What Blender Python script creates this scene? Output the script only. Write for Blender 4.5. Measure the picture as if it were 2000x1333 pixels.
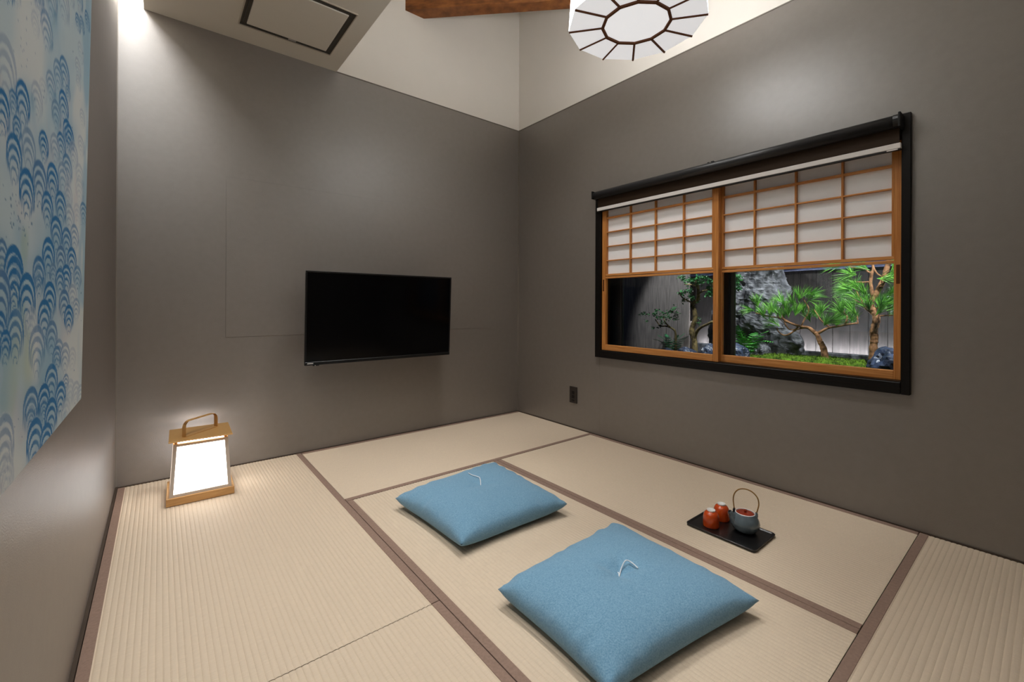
import bpy, bmesh, math, random
import numpy as np
from mathutils import Vector, Matrix

random.seed(7)
rng = np.random.default_rng(7)
SC = bpy.context.scene
COL = SC.collection
for o in list(bpy.data.objects):
    bpy.data.objects.remove(o)

# ------------------------------------------------------------------ camera
S = 0.91                                   # metres per unit of camera height
CAM = np.array([-2.6264, -3.1745, 1.0]) * S
FPX, PCX, PCY, YAW, ROLL = 855.7, 1000.0, 595.47, 0.6774, -0.0042
cam_d = bpy.data.cameras.new('camera')
cam = bpy.data.objects.new('camera', cam_d)
COL.objects.link(cam)
cam_d.sensor_width = 36.0
cam_d.lens = FPX * 36.0 / 2000.0
cam_d.shift_y = -(666.5 - PCY) / 2000.0
cam_d.clip_start = 0.02
cam.rotation_mode = 'QUATERNION'
cam.rotation_quaternion = (Matrix.Rotation(-YAW, 4, 'Z') @ Matrix.Rotation(math.pi / 2, 4, 'X')
                           @ Matrix.Rotation(-ROLL, 4, 'Z')).to_quaternion()
cam.location = CAM
SC.camera = cam

# ------------------------------------------------------------------ world, exposure
w = bpy.data.worlds.new('night')
SC.world = w
w.use_nodes = True
w.node_tree.nodes['Background'].inputs[0].default_value = (0.02, 0.03, 0.06, 1)
w.node_tree.nodes['Background'].inputs[1].default_value = 1.6
vs = SC.view_settings
vs.view_transform = 'Standard'
vs.look = 'None'
vs.gamma = 1.0
vs.use_curve_mapping = False
vs.exposure = 0.14

PEND_BOTTOM = 0.50      # radiance of the pendant's paper panes
PEND_SIDE = 8.5
PEND_BULB = 170.0
LANTERN_E = 3.2
COVE_E = 19.0
DOWN_E = 16.0
CEIL_E = 170.0
GARDEN_E = 150.0
LED_E = 130.0

# ------------------------------------------------------------------ photo pixel -> world
def ray(px, py):
    x, y = px - PCX, py - PCY
    c, s = math.cos(-ROLL), math.sin(-ROLL)
    x, y = x * c - y * s, x * s + y * c
    r, u = x / FPX, -y / FPX
    c, s = math.cos(YAW), math.sin(YAW)
    return np.array([r * c + s, -r * s + c, u])

def P(px, py, ax, val):
    d = ray(px, py)
    i = 'xyz'.index(ax)
    return CAM + (val - CAM[i]) / d[i] * d

def G(px, py, x):
    return Vector(P(px, py, 'x', x))

# ------------------------------------------------------------------ object helpers
WLOC = {}

def tag(o, label=None, cat=None, group=None, kind=None):
    if label: o['label'] = label
    if cat: o['category'] = cat
    if group: o['group'] = group
    if kind: o['kind'] = kind
    return o

def empty(name, loc, label=None, cat=None, group=None, kind=None):
    o = bpy.data.objects.new(name, None)
    o.empty_display_size = 0.05
    COL.objects.link(o)
    o.location = loc
    WLOC[o] = Vector(loc)
    return tag(o, label, cat, group, kind)

def mesh_obj(name, me, m, parent=None, smooth=False):
    o = bpy.data.objects.new(name, me)
    COL.objects.link(o)
    if m is not None:
        me.materials.append(m)
    if smooth:
        me.polygons.foreach_set('use_smooth', [True] * len(me.polygons))
    if parent is not None:
        o.parent = parent
    WLOC[o] = WLOC.get(parent, Vector((0, 0, 0))) if parent is not None else Vector((0, 0, 0))
    return o

def mk(name, vf, m, parent=None, smooth=False, origin=None):
    """vf = (verts in world space, faces)."""
    v, f = vf
    L = Vector((0, 0, 0))
    if parent is not None:
        L = WLOC[parent]
    elif origin is not None:
        L = Vector(origin)
    me = bpy.data.meshes.new(name)
    me.from_pydata([tuple(Vector(p) - L) for p in v], [], f)
    me.validate()
    bm = bmesh.new(); bm.from_mesh(me)
    bmesh.ops.recalc_face_normals(bm, faces=bm.faces)
    bm.to_mesh(me); bm.free()
    o = mesh_obj(name, me, m, parent, smooth)
    if parent is None and origin is not None:
        o.location = L
    WLOC[o] = L
    return o

def box(x0, x1, y0, y1, z0, z1):
    x0, x1 = sorted((x0, x1)); y0, y1 = sorted((y0, y1)); z0, z1 = sorted((z0, z1))
    v = [(x, y, z) for z in (z0, z1) for y in (y0, y1) for x in (x0, x1)]
    f = [(0, 2, 3, 1), (4, 5, 7, 6), (0, 1, 5, 4), (2, 6, 7, 3), (0, 4, 6, 2), (1, 3, 7, 5)]
    return v, f

def bbox(x0, x1, y0, y1, z0, z1, b=0.002, seg=2):
    """bevelled box"""
    v, f = box(x0, x1, y0, y1, z0, z1)
    bm = bmesh.new()
    vs_ = [bm.verts.new(p) for p in v]
    for q in f: bm.faces.new([vs_[i] for i in q])
    bmesh.ops.bevel(bm, geom=bm.edges[:], offset=b, segments=seg, affect='EDGES', profile=0.5)
    bm.verts.index_update()
    out = ([tuple(p.co) for p in bm.verts], [tuple(x.index for x in fc.verts) for fc in bm.faces])
    bm.free()
    return out

def join(*parts):
    V, F = [], []
    for v, f in parts:
        n = len(V)
        V += list(v)
        F += [tuple(i + n for i in q) for q in f]
    return V, F

def xf(vf, M):
    return [tuple(M @ Vector(p)) for p in vf[0]], vf[1]

def tube(path, radii, seg=10, caps=True, flat=None):
    """swept tube; flat=(a,b) gives an elliptical strip section"""
    pts = [Vector(p) for p in path]
    if not hasattr(radii, '__len__'):
        radii = [radii] * len(pts)
    V, F = [], []
    ref = Vector((0.13, 0.31, 0.94)).normalized()
    for i, p in enumerate(pts):
        t = (pts[min(i + 1, len(pts) - 1)] - pts[max(i - 1, 0)]).normalized()
        a = t.cross(ref)
        if a.length < 1e-4: a = t.cross(Vector((1, 0, 0)))
        a.normalize(); b = t.cross(a).normalized()
        ra, rb = (radii[i], radii[i]) if flat is None else flat
        for k in range(seg):
            an = 2 * math.pi * k / seg
            V.append(tuple(p + a * math.cos(an) * ra + b * math.sin(an) * rb))
        if i:
            n = (i - 1) * seg
            for k in range(seg):
                k2 = (k + 1) % seg
                F.append((n + k, n + k2, n + seg + k2, n + seg + k))
    if caps:
        F.append(tuple(range(seg - 1, -1, -1)))
        n = (len(pts) - 1) * seg
        F.append(tuple(range(n, n + seg)))
    return V, F

def spline(pts, n=8):
    """Catmull-Rom through pts"""
    p = [Vector(q) for q in pts]
    p = [p[0] * 2 - p[1]] + p + [p[-1] * 2 - p[-2]]
    out = []
    for i in range(1, len(p) - 2):
        for k in range(n):
            t = k / n
            a, b, c, d = p[i - 1], p[i], p[i + 1], p[i + 2]
            out.append(0.5 * ((2 * b) + (c - a) * t + (2 * a - 5 * b + 4 * c - d) * t * t
                              + (3 * b - a - 3 * c + d) * t ** 3))
    out.append(p[-2])
    return out

def lerp_list(vals, n):
    xs = np.linspace(0, len(vals) - 1, n)
    return list(np.interp(xs, range(len(vals)), vals))

def lathe(profile, c, seg=40, cap0=True, cap1=True):
    """profile: list of (r, z); c: centre"""
    V, F = [], []
    for r, z in profile:
        for k in range(seg):
            a = 2 * math.pi * k / seg
            V.append((c[0] + r * math.cos(a), c[1] + r * math.sin(a), c[2] + z))
    for i in range(len(profile) - 1):
        for k in range(seg):
            k2 = (k + 1) % seg
            F.append((i * seg + k, i * seg + k2, (i + 1) * seg + k2, (i + 1) * seg + k))
    if cap0: F.append(tuple(range(seg - 1, -1, -1)))
    if cap1: F.append(tuple(range((len(profile) - 1) * seg, len(profile) * seg)))
    return V, F

# ------------------------------------------------------------------ materials
def srgb(r, g, b):
    return tuple(((c / 255) / 12.92 if c / 255 <= 0.04045 else ((c / 255 + 0.055) / 1.055) ** 2.4)
                 for c in (r, g, b)) + (1.0,)

def mat(name, col, rough=0.6, spec=0.4, metal=0.0, var=0.0, vscale=20.0, stretch=(1, 1, 1),
        bump=0.0, bscale=200.0, bstretch=None, col2=None, detail=4.0, coat=0.0, emis=None, estr=0.0,
        sheen=0.0):
    m = bpy.data.materials.new(name)
    m.use_nodes = True
    nt = m.node_tree
    N, Lk = nt.nodes, nt.links
    b = N['Principled BSDF']
    b.inputs['Roughness'].default_value = rough
    b.inputs['Specular IOR Level'].default_value = spec
    b.inputs['Metallic'].default_value = metal
    if coat:
        b.inputs['Coat Weight'].default_value = coat
        b.inputs['Coat Roughness'].default_value = 0.08
    if sheen:
        b.inputs['Sheen Weight'].default_value = sheen
    c1 = col
    if col2 is None:
        col2 = tuple(min(1, c * (1 + var)) for c in col[:3]) + (1,)
        c1 = tuple(c * (1 - var) for c in col[:3]) + (1,)
    tc = N.new('ShaderNodeTexCoord')
    mp = N.new('ShaderNodeMapping')
    mp.inputs['Scale'].default_value = stretch
    Lk.new(tc.outputs['Object'], mp.inputs['Vector'])
    nz = N.new('ShaderNodeTexNoise')
    nz.inputs['Scale'].default_value = vscale
    nz.inputs['Detail'].default_value = detail
    Lk.new(mp.outputs[0], nz.inputs['Vector'])
    cr = N.new('ShaderNodeValToRGB')
    cr.color_ramp.elements[0].position = 0.3
    cr.color_ramp.elements[1].position = 0.7
    cr.color_ramp.elements[0].color = c1
    cr.color_ramp.elements[1].color = col2
    Lk.new(nz.outputs['Fac'], cr.inputs[0])
    Lk.new(cr.outputs[0], b.inputs['Base Color'])
    if bump:
        mp2 = N.new('ShaderNodeMapping')
        mp2.inputs['Scale'].default_value = bstretch or stretch
        Lk.new(tc.outputs['Object'], mp2.inputs['Vector'])
        nb = N.new('ShaderNodeTexNoise')
        nb.inputs['Scale'].default_value = bscale
        nb.inputs['Detail'].default_value = 3
        Lk.new(mp2.outputs[0], nb.inputs['Vector'])
        bp = N.new('ShaderNodeBump')
        bp.inputs['Strength'].default_value = bump
        bp.inputs['Distance'].default_value = 0.002
        Lk.new(nb.outputs['Fac'], bp.inputs['Height'])
        Lk.new(bp.outputs[0], b.inputs['Normal'])
    if emis is not None:
        b.inputs['Emission Color'].default_value = emis
        b.inputs['Emission Strength'].default_value = estr
    return m

M = {}
M['wall'] = mat('grey_wallpaper', srgb(112, 104, 97), 0.42, 1.0, var=0.05, vscale=30, stretch=(1, 1, 1),
                bump=0.22, bscale=260, bstretch=(1, 1, 1.6))
M['wall'].node_tree.nodes['Principled BSDF'].inputs['IOR'].default_value = 1.7
M['white_wall'] = mat('white_plaster', srgb(226, 221, 213), 0.85, 0.2, var=0.01, vscale=6, bump=0.05, bscale=300)
M['soffit'] = mat('soffit_white', srgb(222, 217, 206), 0.8, 0.2, var=0.01, vscale=6)
M['trim'] = mat('wall_edge_trim', srgb(126, 119, 110), 0.5, 0.4)
M['slab'] = mat('floor_slab', srgb(90, 75, 60), 0.9, 0.1, var=0.1)
TAT = srgb(210, 192, 169)
M['tat_y'] = mat('tatami_rush_lengthwise', TAT, 0.62, 0.3, var=0.06, vscale=60, stretch=(0.6, 14, 1),
                 bump=0.25, bscale=420, bstretch=(0.25, 2.6, 1))
M['tat_x'] = mat('tatami_rush_crosswise', TAT, 0.62, 0.3, var=0.06, vscale=60, stretch=(14, 0.6, 1),
                 bump=0.25, bscale=420, bstretch=(2.6, 0.25, 1))
M['border'] = mat('tatami_border_cloth', srgb(142, 118, 104), 0.8, 0.2, var=0.1, vscale=120,
                  bump=0.3, bscale=600)
M['yose'] = mat('dark_floor_strip', srgb(70, 58, 48), 0.5, 0.3, var=0.1)
M['white_metal'] = mat('white_metal', srgb(205, 200, 196), 0.45, 0.4)
M['slot'] = mat('dark_slot', srgb(78, 73, 66), 0.6, 0.3)
M['slot_edge'] = mat('slot_edge', srgb(190, 180, 165), 0.6, 0.3)
M['black'] = mat('black_lacquer_wood', srgb(15, 12, 10), 0.4, 0.22, var=0.15, vscale=10, stretch=(2, 2, 14))
M['brown_black'] = mat('dark_stained_wood', srgb(26, 19, 14), 0.45, 0.2, var=0.2, vscale=18, stretch=(1, 1, 10))
def wood(name, a, b_, stretch, rough=0.45, scale=9.0):
    return mat(name, srgb(*a), rough, 0.4, col2=srgb(*b_), vscale=scale, stretch=stretch, detail=6,
               bump=0.12, bscale=scale * 6, bstretch=stretch)
M['hinoki_v'] = wood('cedar_vertical_grain', (172, 104, 42), (206, 142, 76), (22, 22, 0.7))
M['hinoki_h'] = wood('cedar_horizontal_grain', (180, 112, 50), (214, 152, 86), (22, 0.7, 22))
M['lamp_wood'] = wood('lantern_wood', (190, 142, 86), (212, 166, 108), (1.2, 30, 30))
M['beam'] = wood('aged_beam_wood', (96, 52, 20), (158, 98, 48), (3.0, 3.0, 10.0), 0.55, 4.0)
def paper(name, col, rough=0.8, trans=0.35):
    m = bpy.data.materials.new(name); m.use_nodes = True
    N, Lk = m.node_tree.nodes, m.node_tree.links
    b = N['Principled BSDF']
    b.inputs['Roughness'].default_value = rough
    b.inputs['Specular IOR Level'].default_value = 0.15
    tc = N.new('ShaderNodeTexCoord'); nz = N.new('ShaderNodeTexNoise')
    nz.inputs['Scale'].default_value = 40; nz.inputs['Detail'].default_value = 5
    cr = N.new('ShaderNodeValToRGB')
    cr.color_ramp.elements[0].color = tuple(c * 0.97 for c in col[:3]) + (1,)
    cr.color_ramp.elements[1].color = col
    Lk.new(tc.outputs['Object'], nz.inputs['Vector'])
    Lk.new(nz.outputs['Fac'], cr.inputs[0]); Lk.new(cr.outputs[0], b.inputs['Base Color'])
    return m
M['shoji_paper'] = paper('shoji_paper', srgb(246, 246, 247))
M['tube'] = mat('black_metal_tube', srgb(38, 38, 39), 0.38, 0.5)
M['blind'] = mat('brown_blind_fabric', srgb(56, 42, 30), 0.6, 0.2, var=0.15, vscale=30, stretch=(1, 1, 20))
M['bar'] = mat('pale_bar', srgb(222, 216, 210), 0.45, 0.4)
M['alu'] = mat('dark_aluminium', srgb(16, 18, 22), 0.35, 0.5)
M['alu_grey'] = mat('grey_aluminium', srgb(72, 74, 70), 0.4, 0.5, metal=0.3)
M['dark_hole'] = mat('finger_pull_recess', srgb(92, 52, 22), 0.7, 0.2)
M['tv_body'] = mat('tv_black_plastic', srgb(10, 10, 11), 0.35, 0.4)
M['tv_screen'] = mat('tv_screen', srgb(3, 3, 4), 0.12, 0.25)
M['tv_mark'] = mat('silver_mark', srgb(200, 196, 192), 0.4, 0.5)
M['bracket'] = mat('black_bracket', srgb(14, 14, 14), 0.5, 0.3)
M['outlet'] = mat('brown_black_plastic', srgb(48, 41, 37), 0.45, 0.4)
M['outlet_dark'] = mat('outlet_dark', srgb(20, 17, 16), 0.5, 0.3)
M['fabric'] = mat('blue_cushion_fabric', srgb(98, 142, 170), 0.9, 0.15, col2=srgb(130, 168, 192), vscale=280,
                  stretch=(1, 1, 1), detail=3, bump=0.35, bscale=900, sheen=0.2)
M['thread'] = mat('white_thread', srgb(228, 230, 232), 0.8, 0.2)
M['tray'] = mat('black_lacquer_tray', srgb(16, 15, 16), 0.28, 0.5, coat=0.3)
M['cup'] = mat('orange_glaze', srgb(190, 62, 14), 0.14, 0.5, col2=srgb(206, 82, 24), vscale=30, coat=0.5)
M['cup_rim'] = mat('white_foot_glaze', srgb(236, 234, 230), 0.4, 0.4)
M['pot'] = mat('grey_blue_glaze', srgb(86, 98, 104), 0.2, 0.5, col2=srgb(98, 110, 116), vscale=25, coat=0.5)
M['pot_dark'] = mat('dark_spout', srgb(26, 28, 32), 0.4, 0.4)
M['lid'] = mat('red_brown_lid', srgb(150, 52, 26), 0.16, 0.5, coat=0.5)
M['bamboo'] = mat('bamboo_handle', srgb(150, 112, 58), 0.4, 0.4, var=0.15, vscale=60)
M['brass'] = mat('satin_brass', srgb(200, 154, 92), 0.45, 0.5, metal=0.35, var=0.03, vscale=80)
M['lamp_frame'] = mat('pale_lamp_frame', srgb(206, 194, 182), 0.55, 0.3)
M['rib'] = mat('brown_lamp_rib', srgb(112, 76, 56), 0.7, 0.05)
def emit(name, col, s):
    m = bpy.data.materials.new(name); m.use_nodes = True
    b = m.node_tree.nodes['Principled BSDF']
    b.inputs['Base Color'].default_value = (0.8, 0.8, 0.8, 1)
    b.inputs['Roughness'].default_value = 0.8
    b.inputs['Specular IOR Level'].default_value = 0.1
    b.inputs['Emission Color'].default_value = col
    b.inputs['Emission Strength'].default_value = s
    return m
WARM = (1.0, 0.99, 0.975, 1)
M['pend_paper'] = emit('pendant_paper', (0.965, 0.975, 1.0, 1), PEND_BOTTOM)
M['pend_side'] = emit('pendant_side_paper', WARM, PEND_SIDE)
M['bulb'] = emit('glowing_bulb', WARM, PEND_BULB)
M['lantern_paper'] = emit('lantern_paper', (1.0, 0.96, 0.93, 1), LANTERN_E)
M['lantern_inner'] = emit('lantern_inner_lid', (1.0, 0.96, 0.93, 1), 16.0)
M['led'] = emit('led_line', (0.93, 0.93, 1.0, 1), LED_E)

def glass_mat():
    m = bpy.data.materials.new('window_glass'); m.use_nodes = True
    nt = m.node_tree; N, Lk = nt.nodes, nt.links
    N.remove(N['Principled BSDF'])
    out = [n for n in N if n.type == 'OUTPUT_MATERIAL'][0]
    t = N.new('ShaderNodeBsdfTransparent'); t.inputs[0].default_value = (0.97, 0.985, 0.98, 1)
    g = N.new('ShaderNodeBsdfGlossy'); g.inputs['Roughness'].default_value = 0.0
    fr = N.new('ShaderNodeFresnel'); fr.inputs[0].default_value = 1.35
    mx = N.new('ShaderNodeMixShader')
    ml = N.new('ShaderNodeMath'); ml.operation = 'MULTIPLY'; ml.inputs[1].default_value = 0.5
    Lk.new(fr.outputs[0], ml.inputs[0]); Lk.new(ml.outputs[0], mx.inputs[0])
    Lk.new(t.outputs[0], mx.inputs[1]); Lk.new(g.outputs[0], mx.inputs[2])
    Lk.new(mx.outputs[0], out.inputs[0])
    return m
M['glass'] = glass_mat()

# ------------------------------------------------------------------ room shell
XW, YF, H, ZC = -2.557, -3.47, 2.394, 3.45      # left wall, front wall, grey height, ceiling
T = 0.14
def struct(name, vf, m, parent=None, origin=None):
    o = mk(name, vf, m, parent, origin=origin)
    if parent is None: o['kind'] = 'structure'
    return o

struct('floor', box(XW - T, T, YF - T, T, -0.12, -0.055), M['slab'])
wb = struct('wall_back', box(XW - T, T, 0, T, -0.055, H), M['wall'])
struct('upper_plaster', box(XW - T, T, 0, T, H, ZC), M['white_wall'], wb)
# faint edge of the wallpapered backing board behind the television
struct('backing_board', bbox(-2.105, -0.31, -0.0024, 0.0, 0.722, 1.617, 0.0014, 1), M['wall'], wb)
WY0, WY1, WZ0, WZ1 = -2.51, -0.88, 0.56, 1.69    # window opening
wr = struct('wall_right', join(box(0, T, YF - T, WY0, -0.055, H), box(0, T, WY1, 0, -0.055, H),
                               box(0, T, WY0, WY1, -0.055, WZ0), box(0, T, WY0, WY1, WZ1, H)), M['wall'])
struct('upper_plaster', box(0, T, YF - T, 0, H, ZC), M['white_wall'], wr)
struct('wallpaper_seam', box(-0.0006, 0, -0.8955, -0.894, 0.0, 0.545), M['trim'], wr)
wl = struct('wall_left', box(XW - T, XW, YF - T, 0, -0.055, H), M['wall'])
struct('upper_plaster', box(XW - T, XW, YF - T, 0, H, ZC), M['white_wall'], wl)
wf = struct('wall_front', box(XW, 0, YF - T, YF, -0.055, H), M['wall'])
struct('upper_plaster', box(XW, 0, YF - T, YF, H, ZC), M['white_wall'], wf)
struct('ceiling', box(XW - T, T, YF - T, T, ZC, ZC + 0.1), M['white_wall'])
SX0, SX1 = -2.457, -1.514
struct('ceiling_soffit', box(SX0, SX1, YF, 0, H, 2.72), M['soffit'])
struct('trim_1', box(SX1, 0, -0.004, 0, H - 0.002, H + 0.003), M['trim'])
struct('trim_2', box(-0.004, 0, YF, 0, H - 0.002, H + 0.003), M['trim'])
struct('trim_3', box(-0.005, 0, -0.005, 0, 0, H), M['trim'])
struct('trim_4', box(XW, XW + 0.004, -0.004, 0, 0, H), M['trim'])
# floor edge strips beside the mats
struct('baseboard_left', box(XW, XW + 0.009, YF, 0, -0.05, 0.006), M['yose'])
struct('baseboard_back', box(XW + 0.009, -0.006, -0.007, 0, -0.05, 0.004), M['yose'])
struct('baseboard_right', box(-0.006, 0, YF, 0, -0.05, 0.005), M['yose'])

# ------------------------------------------------------------------ tatami
def tatami(x0, x1, y0, y1, along, borders, label):
    """along: 'x' or 'y' = direction of the long side and of the ribs; borders: subset of '-+' """
    t = empty('tatami_mat', ((x0 + x1) / 2, (y0 + y1) / 2, 0), label, 'tatami mat', 'tatami mats on the floor')
    g = 0.0012
    x0 += g; x1 -= g; y0 += g; y1 -= g
    a0, a1, b0, b1 = (x0, x1, y0, y1) if along == 'y' else (y0, y1, x0, x1)
    bw = 0.0270
    nr = round((a1 - a0) / 0.0152)
    # ribbed top as an extruded cross-section
    prof = []
    for i in range(nr):
        p = a0 + (a1 - a0) * i / nr
        w_ = (a1 - a0) / nr
        prof += [(p, -0.0019), (p + w_ * 0.10, -0.0010), (p + w_ * 0.28, -0.0002), (p + w_ * 0.5, 0.0),
                 (p + w_ * 0.72, -0.0002), (p + w_ * 0.90, -0.0010)]
    prof.append((a1, -0.0019))
    V, F = [], []
    for (a, z) in prof:
        for b in (b0, b1):
            V.append((a, b, z) if along == 'y' else (b, a, z))
    n = len(prof)
    for i in range(n - 1):
        F.append((2 * i, 2 * i + 1, 2 * i + 3, 2 * i + 2))
    core = box(x0, x1, y0, y1, -0.054, -0.0021)
    mk('woven_rush_top', (V, F), M['tat_y' if along == 'y' else 'tat_x'], t)
    mk('mat_core', core, M['tat_y' if along == 'y' else 'tat_x'], t)
    for s in borders:
        p, q = (a0, a0 + bw) if s == '-' else (a1 - bw, a1)
        vf = bbox(p, q, b0, b1, -0.03, 0.0012, 0.0008, 1) if along == 'y' else bbox(b0, b1, p, q, -0.03, 0.0012, 0.0008, 1)
        mk('border_cloth', vf, M['border'], t)
    return t

XA, XD, YB, YE, YA = -1.7165, -0.8525, -0.8410, -2.5450, -1.7030
tatami(XW + 0.009, XA, YA, -0.007, 'y', '-+', 'beige tatami mat under the glowing lantern in the left corner')
tatami(XW + 0.009, XA, YF, YA, 'y', '-+', 'beige tatami mat along the left wall in the near foreground')
tatami(XA, -0.006, YB, -0.007, 'x', '-+', 'beige tatami mat below the wall television, along the back wall')
tatami(XA, XD, YE, YB, 'y', '-+', 'beige tatami mat carrying the two blue cushions')
tatami(XD, -0.006, YE, YB, 'y', '-+', 'beige tatami mat under the tea tray, below the window')
tatami(XA, -0.006, YF, YE, 'x', '-+', 'beige tatami mat at the bottom right corner of the room')

# ------------------------------------------------------------------ wooden corner brace under the roof
zb = float(P(787, 22, 'y', 0)[2])
hb = 0.24
pa, pb = Vector((-1.044, 0, zb)), Vector((-0.901, 0, zb))
pc, pd = Vector((0, -0.901, zb)), Vector((0, -1.044, zb))
bv = []
nseg = 14
for i in range(nseg + 1):
    u = i / nseg
    a = pa.lerp(pd, u); b = pb.lerp(pc, u)
    wob = 0.004 * math.sin(7 * u) + 0.003 * math.sin(17 * u + 1)
    bv += [a + Vector((0, 0, wob * min(1, 8 * u * (1 - u)))), b + Vector((0, 0, 0)), b + Vector((0, 0, hb)), a + Vector((0, 0, hb))]
bf = []
for i in range(nseg):
    for k in range(4):
        bf.append((i * 4 + k, i * 4 + (k + 1) % 4, i * 4 + 4 + (k + 1) % 4, i * 4 + 4 + k))
bf += [(3, 2, 1, 0), tuple(nseg * 4 + k for k in range(4))]
bo = mk('ceiling_beam', ([tuple(p) for p in bv], bf), M['beam'], origin=(-0.5, -0.5, zb))
tag(bo, 'aged brown diagonal wooden corner beam high up on the white wall', 'beam')

# ------------------------------------------------------------------ ceiling air conditioner in the soffit
ax0, ax1, ay0, ay1 = -2.067, -1.608, -0.640, -0.178
ac = empty('ceiling_air_conditioner', ((ax0 + ax1) / 2, (ay0 + ay1) / 2, H),
           'flush square ceiling air conditioner with dark slots around a white panel', 'air conditioner')
mk('outer_frame', join(*[box(*q) for q in (
    (ax0 - 0.005, ax1 + 0.005, ay0 - 0.005, ay0, H - 0.006, H), (ax0 - 0.005, ax1 + 0.005, ay1, ay1 + 0.005, H - 0.006, H),
    (ax0 - 0.005, ax0, ay0, ay1, H - 0.006, H), (ax1, ax1 + 0.005, ay0, ay1, H - 0.006, H))]), M['slot_edge'], ac)
sw = 0.030
for q in ((ax0, ax1, ay0, ay0 + sw), (ax0, ax1, ay1 - sw, ay1), (ax0, ax0 + sw, ay0 + sw, ay1 - sw), (ax1 - sw, ax1, ay0 + sw, ay1 - sw)):
    so_ = mk('air_slot', box(q[0], q[1], q[2], q[3], H - 0.002, H), M['slot'], ac)
    if q[1] - q[0] > q[3] - q[2]:
        c_ = (q[2] + q[3]) / 2
        mk('slot_blade', box(q[0] + 0.004, q[1] - 0.004, c_ - 0.003, c_ + 0.001, H - 0.004, H - 0.002), M['alu_grey'], so_)
    else:
        c_ = (q[0] + q[1]) / 2
        mk('slot_blade', box(c_ - 0.003, c_ + 0.001, q[2] + 0.004, q[3] - 0.004, H - 0.004, H - 0.002), M['alu_grey'], so_)
mk('centre_panel', bbox(ax0 + sw, ax1 - sw, ay0 + sw, ay1 - sw, H - 0.008, H, 0.002, 1), M['soffit'], ac)
mk('maker_mark', box(-1.835, -1.795, ay1 - 0.020, ay1 - 0.012, H - 0.0052, H - 0.002), M['tv_mark'], ac)

# ------------------------------------------------------------------ pendant lamp
pc_, R_, r_, zl = Vector((-0.848, -1.789, 0)), 0.28, 0.137, 2.0845
ph = 2.767
pl = empty('pendant_lamp', (pc_.x, pc_.y, zl), 'white twelve-sided paper pendant lamp with thin brown ribs', 'lamp')
def pv(rad, k, z): return Vector((pc_.x + rad * math.cos(ph - k * math.pi / 6), pc_.y + rad * math.sin(ph - k * math.pi / 6), z))
zt = zl + 0.17
RT = 0.27
for k in range(12):
    a, b = pv(R_, k, zl), pv(R_, k + 1, zl)
    c, d = pv(r_, k + 1, zl), pv(r_, k, zl)
    mk('bottom_pane', ([a, b, c, d] + [p + Vector((0, 0, 0.002)) for p in (a, b, c, d)],
                       [(0, 1, 2, 3), (7, 6, 5, 4), (0, 4, 5, 1), (1, 5, 6, 2), (2, 6, 7, 3), (3, 7, 4, 0)]), M['pend_paper'], pl)
    a2, b2 = pv(RT, k, zt), pv(RT, k + 1, zt)
    a, b = a + Vector((0, 0, 0.002)), b + Vector((0, 0, 0.002))
    inn = [Vector((pc_.x, pc_.y, p.z)).lerp(p, 0.993) for p in (a, b, b2, a2)]
    mk('side_pane', ([a, b, b2, a2] + inn, [(0, 1, 2, 3), (7, 6, 5, 4), (0, 4, 5, 1), (1, 5, 6, 2), (2, 6, 7, 3), (3, 7, 4, 0)]),
       M['pend_side'], pl)
    mk('rib', tube([pv(R_ * 0.995, k, zl - 0.003), pv(r_, k, zl - 0.003)], 0.0050, 4), M['rib'], pl)
    mk('side_rib', tube([pv(R_ * 0.985, k, zl + 0.004), pv(RT * 0.985, k, zt)], 0.003, 4), M['rib'], pl)
V, F = [], []
for k in range(12):
    for (rr, z) in ((r_ + 0.006, zl - 0.008), (r_ + 0.006, zl), (r_ - 0.005, zl), (r_ - 0.005, zl - 0.008)):
        V.append(pv(rr, k, z))
for k in range(12):
    for j in range(4):
        F.append((k * 4 + j, k * 4 + (j + 1) % 4, ((k + 1) % 12) * 4 + (j + 1) % 4, ((k + 1) % 12) * 4 + j))
mk('inner_ring', (V, F), M['rib'], pl)
M['pend_centre'] = emit('pendant_centre_paper', (0.97, 0.98, 1.0, 1), PEND_BOTTOM * 1.12)
mk('centre_diffuser', ([pv(r_, k, zl + 0.001) for k in range(12)] + [pv(r_, k, zl + 0.003) for k in range(12)],
   [tuple(range(12)), tuple(range(23, 11, -1))] + [(k, (k + 1) % 12, 12 + (k + 1) % 12, 12 + k) for k in range(12)]), M['pend_centre'], pl)
mk('lamp_bulb', lathe([(0.012, 0.10), (0.03, 0.085), (0.042, 0.06), (0.04, 0.03), (0.02, 0.01)], (pc_.x, pc_.y, zl + 0.10), 16), M['bulb'], pl, True)
mk('spreader', join(*[tube([pv(RT * 0.98, k, zt - 0.004), pv(RT * 0.98, k + 6, zt - 0.004)], 0.004, 6) for k in (0, 3)]), M['rib'], pl)
mk('cord', tube([(pc_.x, pc_.y, zl + 0.195), (pc_.x, pc_.y, ZC - 0.03)], 0.004, 8), M['bracket'], pl)
mk('ceiling_rose', lathe([(0.05, 0), (0.05, -0.03)], (pc_.x, pc_.y, ZC), 24), M['white_metal'], pl)

# ------------------------------------------------------------------ cove light in the slot beside the left wall
cv = empty('cove_light', (-2.515, -1.665, 2.47), 'hidden strip light in the ceiling slot above the left wall', 'light')
mk('light_bar', box(-2.545, -2.485, -3.3, -0.03, 2.470, 2.495), M['white_metal'], cv)
ld = bpy.data.lights.new('cove_light_lamp', 'AREA')
ld.shape = 'RECTANGLE'; ld.size = 0.055; ld.size_y = 3.26; ld.energy = COVE_E; ld.color = (1, 0.99, 0.97)
lo = bpy.data.objects.new('light_source', ld); COL.objects.link(lo); lo.parent = cv
lo.location = (0, 0, -0.002)

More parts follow.
